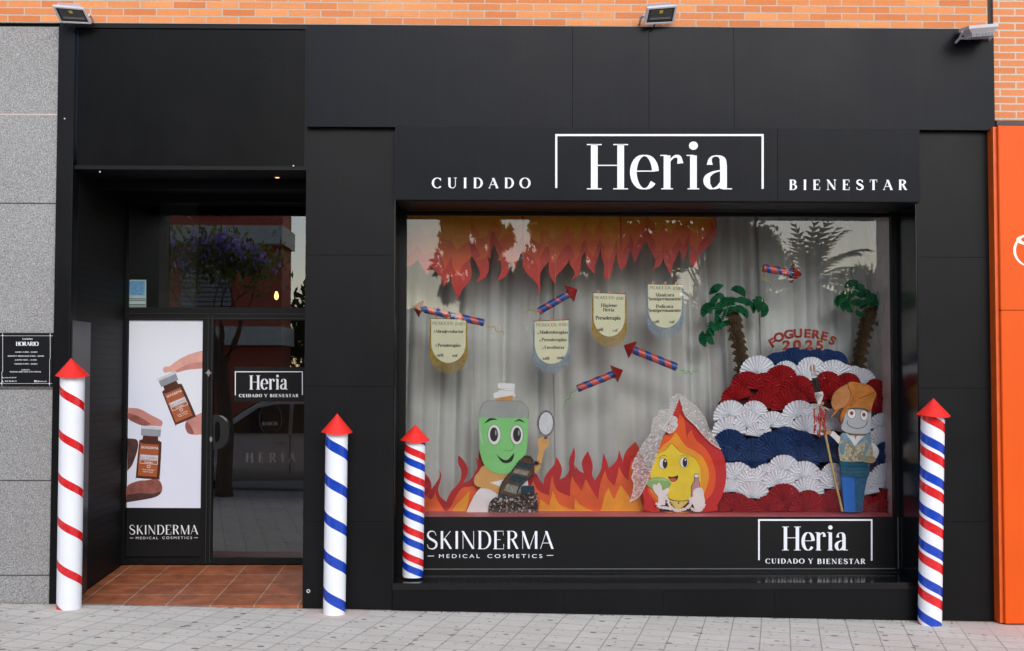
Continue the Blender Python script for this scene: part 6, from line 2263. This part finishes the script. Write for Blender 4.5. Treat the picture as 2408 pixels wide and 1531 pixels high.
# date palm
pt = thing('date_palm', 'date palm with arching fronds across the street, mirrored in the window', 'palm tree', (10.2, -28, gz(10)))
bm = BM()
tube(bm, [(10.2, -28, gz(10) - .1), (10.25, -28, 2), (10.2, -28, 4.6)], [.32, .27, .3], 12)
obj('trunk', bm, M_BARK, pt, True)
bm = BM()
rnd = random.Random(21)
for i in range(46):
    a = rnd.uniform(0, 6.28)
    el = rnd.uniform(-.2, 1.4)
    L = rnd.uniform(1.8, 2.5)
    d = Vector((math.cos(a) * math.cos(el), math.sin(a) * math.cos(el), math.sin(el)))
    p = Vector((10.2, -28, 4.6))
    prev = p
    for k in range(12):
        p = p + d * L / 12
        d = (d + Vector((0, 0, -.10))).normalized()
        side = d.cross(Vector((0, 0, 1)))
        if side.length < .05:
            side = Vector((1, 0, 0))
        side.normalize()
        w_ = .42 * math.sin(math.pi * (k + 1.5) / 14)
        for s in (-1, 1):
            q = p + side * s * w_ + d * .22 - Vector((0, 0, .12))
            bm.faces.new([bm.verts.new(z) for z in (prev, p, q)])
        prev = p.copy()
obj('fronds', bm, M_FROND, pt)
# apartment house
bh = thing('apartment_house', 'red brick apartment house with pale bands and grey shutters across the street', 'building', (-16, -24, 0))
bm = BM()
box(bm, -34, -6.3, -25.6, -24, -1, 9.7)
obj('wall', bm, flat('red_render', lin('#d8694e'), .85, var=.1), bh)
bm = BM()
for z in (2.6, 5.6, 8.6):
    box(bm, -34.1, -6.2, -25.7, -23.4, z, z + .55)
obj('band', bm, flat('pale_band', lin('#efe5d4'), .8), bh)
M_SHUT = flat('grey_shutter', lin('#a9a7a2'), .6, var=.1)
for ix in range(7):
    for iz in range(2):
        bm = BM()
        x = -33 + ix * 3.95
        z = 3.5 + iz * 3
        for k in range(12):
            box(bm, x, x + 1.5, -23.96 + .002 * k, -23.9, z + k * .14, z + k * .14 + .11)
        obj('window_shutter', bm, M_SHUT, bh)
bm = BM()
box(bm, -8.0, 40, -60, -50, -1, 3.2)
o = obj('far_house', bm, flat('far_render', lin('#a59a88'), .85))
tag(o, 'long low pale house far behind the park hedge', 'building')

# parked car
M_CAR = flat('silver_car_paint', lin('#e6e2da'), .3, .5, .0, var=.03, coat=.6)
M_CARG = flat('car_glass', (.012, .013, .014), .06, .6)
M_TYRE = flat('tyre_rubber', (.02, .02, .02), .8)
car = thing('parked_car', 'silver hatchback parked at the kerb, mirrored in the door glass', 'car', (-3.3, -6.95, gz(-3.3) - .13))
CX, CZ = -5.35, gz(-3.3) - .13
prof = [(0, .32), (.02, .62), (.12, .72), (.9, .88), (1.15, .95), (1.75, 1.36), (2.1, 1.45), (3.0, 1.46), (3.6, 1.36), (3.95, .98), (4.05, .9), (4.08, .45), (4.0, .26), (.1, .24)]
prof = catmull(prof, True, 4, [0, 3, 12, 13])
bm = BM()
rows = []
for y, k in ((-.86, .93), (-.80, .985), (-.6, 1.0), (0, 1.005), (.6, 1.0), (.80, .985), (.86, .93)):
    rows.append([bm.verts.new((CX + 2.04 + (x - 2.04) * (k if z > .9 else 1), -6.98 + (y * (1 - max(0, z - .9) * .35)), CZ + (z if z < .9 else .9 + (z - .9) * k))) for x, z in prof])
for a_, b_ in zip(rows, rows[1:]):
    for i in range(len(prof)):
        bm.faces.new((a_[i], a_[(i + 1) % len(prof)], b_[(i + 1) % len(prof)], b_[i]))
bm.faces.new(rows[0])
bm.faces.new(rows[-1][::-1])
bmesh.ops.recalc_face_normals(bm, faces=bm.faces)
body = obj('body', bm, M_CAR, car, True)
for s in (-1, 1):
    for pts in ([(1.32, .96), (1.86, 1.33), (2.12, 1.38), (2.32, 1.385), (2.32, .95)], [(2.38, .95), (2.38, 1.385), (3.0, 1.385), (3.5, 1.28), (3.72, .99)]):
        bm = BM()
        y = -6.98 + s * .868
        f1 = [bm.verts.new((CX + x, y - s * max(0, z - .9) * .30, CZ + z)) for x, z in pts]
        bm.faces.new(f1)
        obj('side_window', bm, M_CARG, car)
    bm = BM()
    for x in (1.28, 2.35):
        box(bm, CX + x, CX + x + .012, -6.98 + s * .864 - .004, -6.98 + s * .864 + .004, CZ + .35, CZ + .93)
    obj('door_gap', bm, M_TYRE, car)
    for x in (1.5 + .6, 2.95):
        bm = BM()
        box(bm, CX + x, CX + x + .2, -6.98 + s * .885 - .012, -6.98 + s * .885 + .012, CZ + .80, CZ + .83)
        obj('door_handle', bm, M_ALU, car)
    bm = BM()
    bmesh.ops.create_uvsphere(bm, u_segments=12, v_segments=8, radius=.1, matrix=Matrix.Translation((CX + 1.42, -6.98 + s * .98, CZ + 1.0)) @ Matrix.Diagonal((.8, 1.1, .75, 1)).to_4x4())
    obj('wing_mirror', bm, M_CAR, car, True)
    for x in (.78, 3.3):
        bm = BM()
        p = Vector((CX + x, -6.98 + s * .80, CZ + .31))
        tube(bm, [p - Vector((0, s * .1, 0)), p + Vector((0, s * .075, 0))], .31, 24)
        wh = obj('wheel', bm, M_TYRE, car)
        bm = BM()
        tube(bm, [p + Vector((0, s * .06, 0)), p + Vector((0, s * .08, 0))], .2, 18)
        obj('rim', bm, M_ALU, wh)
bm = BM()
v = [bm.verts.new((CX + x, -6.98 + y, CZ + z)) for x, y, z in ((1.22, -.66, .99), (1.22, .66, .99), (1.78, .56, 1.37), (1.78, -.56, 1.37))]
for q in v:
    q.co += Vector((-.02, 0, .02))
bm.faces.new(v)
obj('windscreen', bm, M_CARG, car)
# yellow post box and give-way sign across the street
pb = thing('post_box', 'yellow cylindrical post box on the far pavement, mirrored in the window', 'post box', (4.9, -15.9 - 1, gz(4.9)))
bm = BM()
bx, by, bz = 3.1, -17.2, gz(3.1)
tube(bm, [(bx, by, bz), (bx, by, bz + .3), (bx, by, bz + .31), (bx, by, bz + 1.15), (bx, by, bz + 1.16), (bx, by, bz + 1.22), (bx, by, bz + 1.34), (bx, by, bz + 1.4)], [.27, .27, .22, .22, .26, .26, .16, .02], 20)
obj('body', bm, flat('post_yellow', lin('#e0b53c'), .5), pb, True)
bm = BM()
box(bm, bx - .1, bx + .1, by + .2, by + .23, bz + 1.0, bz + 1.04)
obj('letter_slot', bm, M_INK, pb)
gw = thing('give_way_sign', 'red bordered triangle sign on a grey post across the street', 'road sign', (5.3, -18, gz(5.3)))
bm = BM()
tube(bm, [(5.3, -18, gz(5.3)), (5.3, -18, gz(5.3) + 2.6)], .03, 8)
obj('post', bm, M_ALU, gw)
for nm, k, dy, m in (('sign_plate', .45, 0, M_RRED), ('sign_field', .31, .006, M_PAPER)):
    bm = BM()
    cc = Vector((5.3, -17.96 + dy, gz(5.3) + 2.35))
    bm.faces.new([bm.verts.new(cc + Vector((math.cos(R(a)) * k, 0, math.sin(R(a)) * k))) for a in (30, 150, 270)])
    obj(nm, bm, m, gw)
for o in list(S.objects):
    if o.type == 'MESH' and o.parent is None and o.get('kind') is None:
        print('no kind', o.name)

# grit and dry leaf bits gathered at the foot of the front
bm = BM()
rnd = random.Random(77)
for i in range(260):
    x = rnd.uniform(XL0 - .6, XR1 + .3)
    y = -.008 - abs(rnd.gauss(0, .035))
    if XL1 < x < XM0:
        continue
    s = rnd.uniform(.003, .011)
    e = Euler((rnd.uniform(-.4, .4), rnd.uniform(-.4, .4), rnd.uniform(0, 6))).to_matrix()
    p = Vector((x, y - .03, gz(x) + .0035))
    bm.faces.new([bm.verts.new(p + e @ Vector(z) * s) for z in ((-1, -.3, 0), (.2, -.6, .1), (1, .2, 0), (-.1, .7, .1))])
o = obj('grit', bm, flat('grit_brown', lin('#5d4f42'), .9, var=.6, scale=120))
tag(o, 'grit and dry leaf bits along the foot of the black front', 'litter', None, 'stuff')
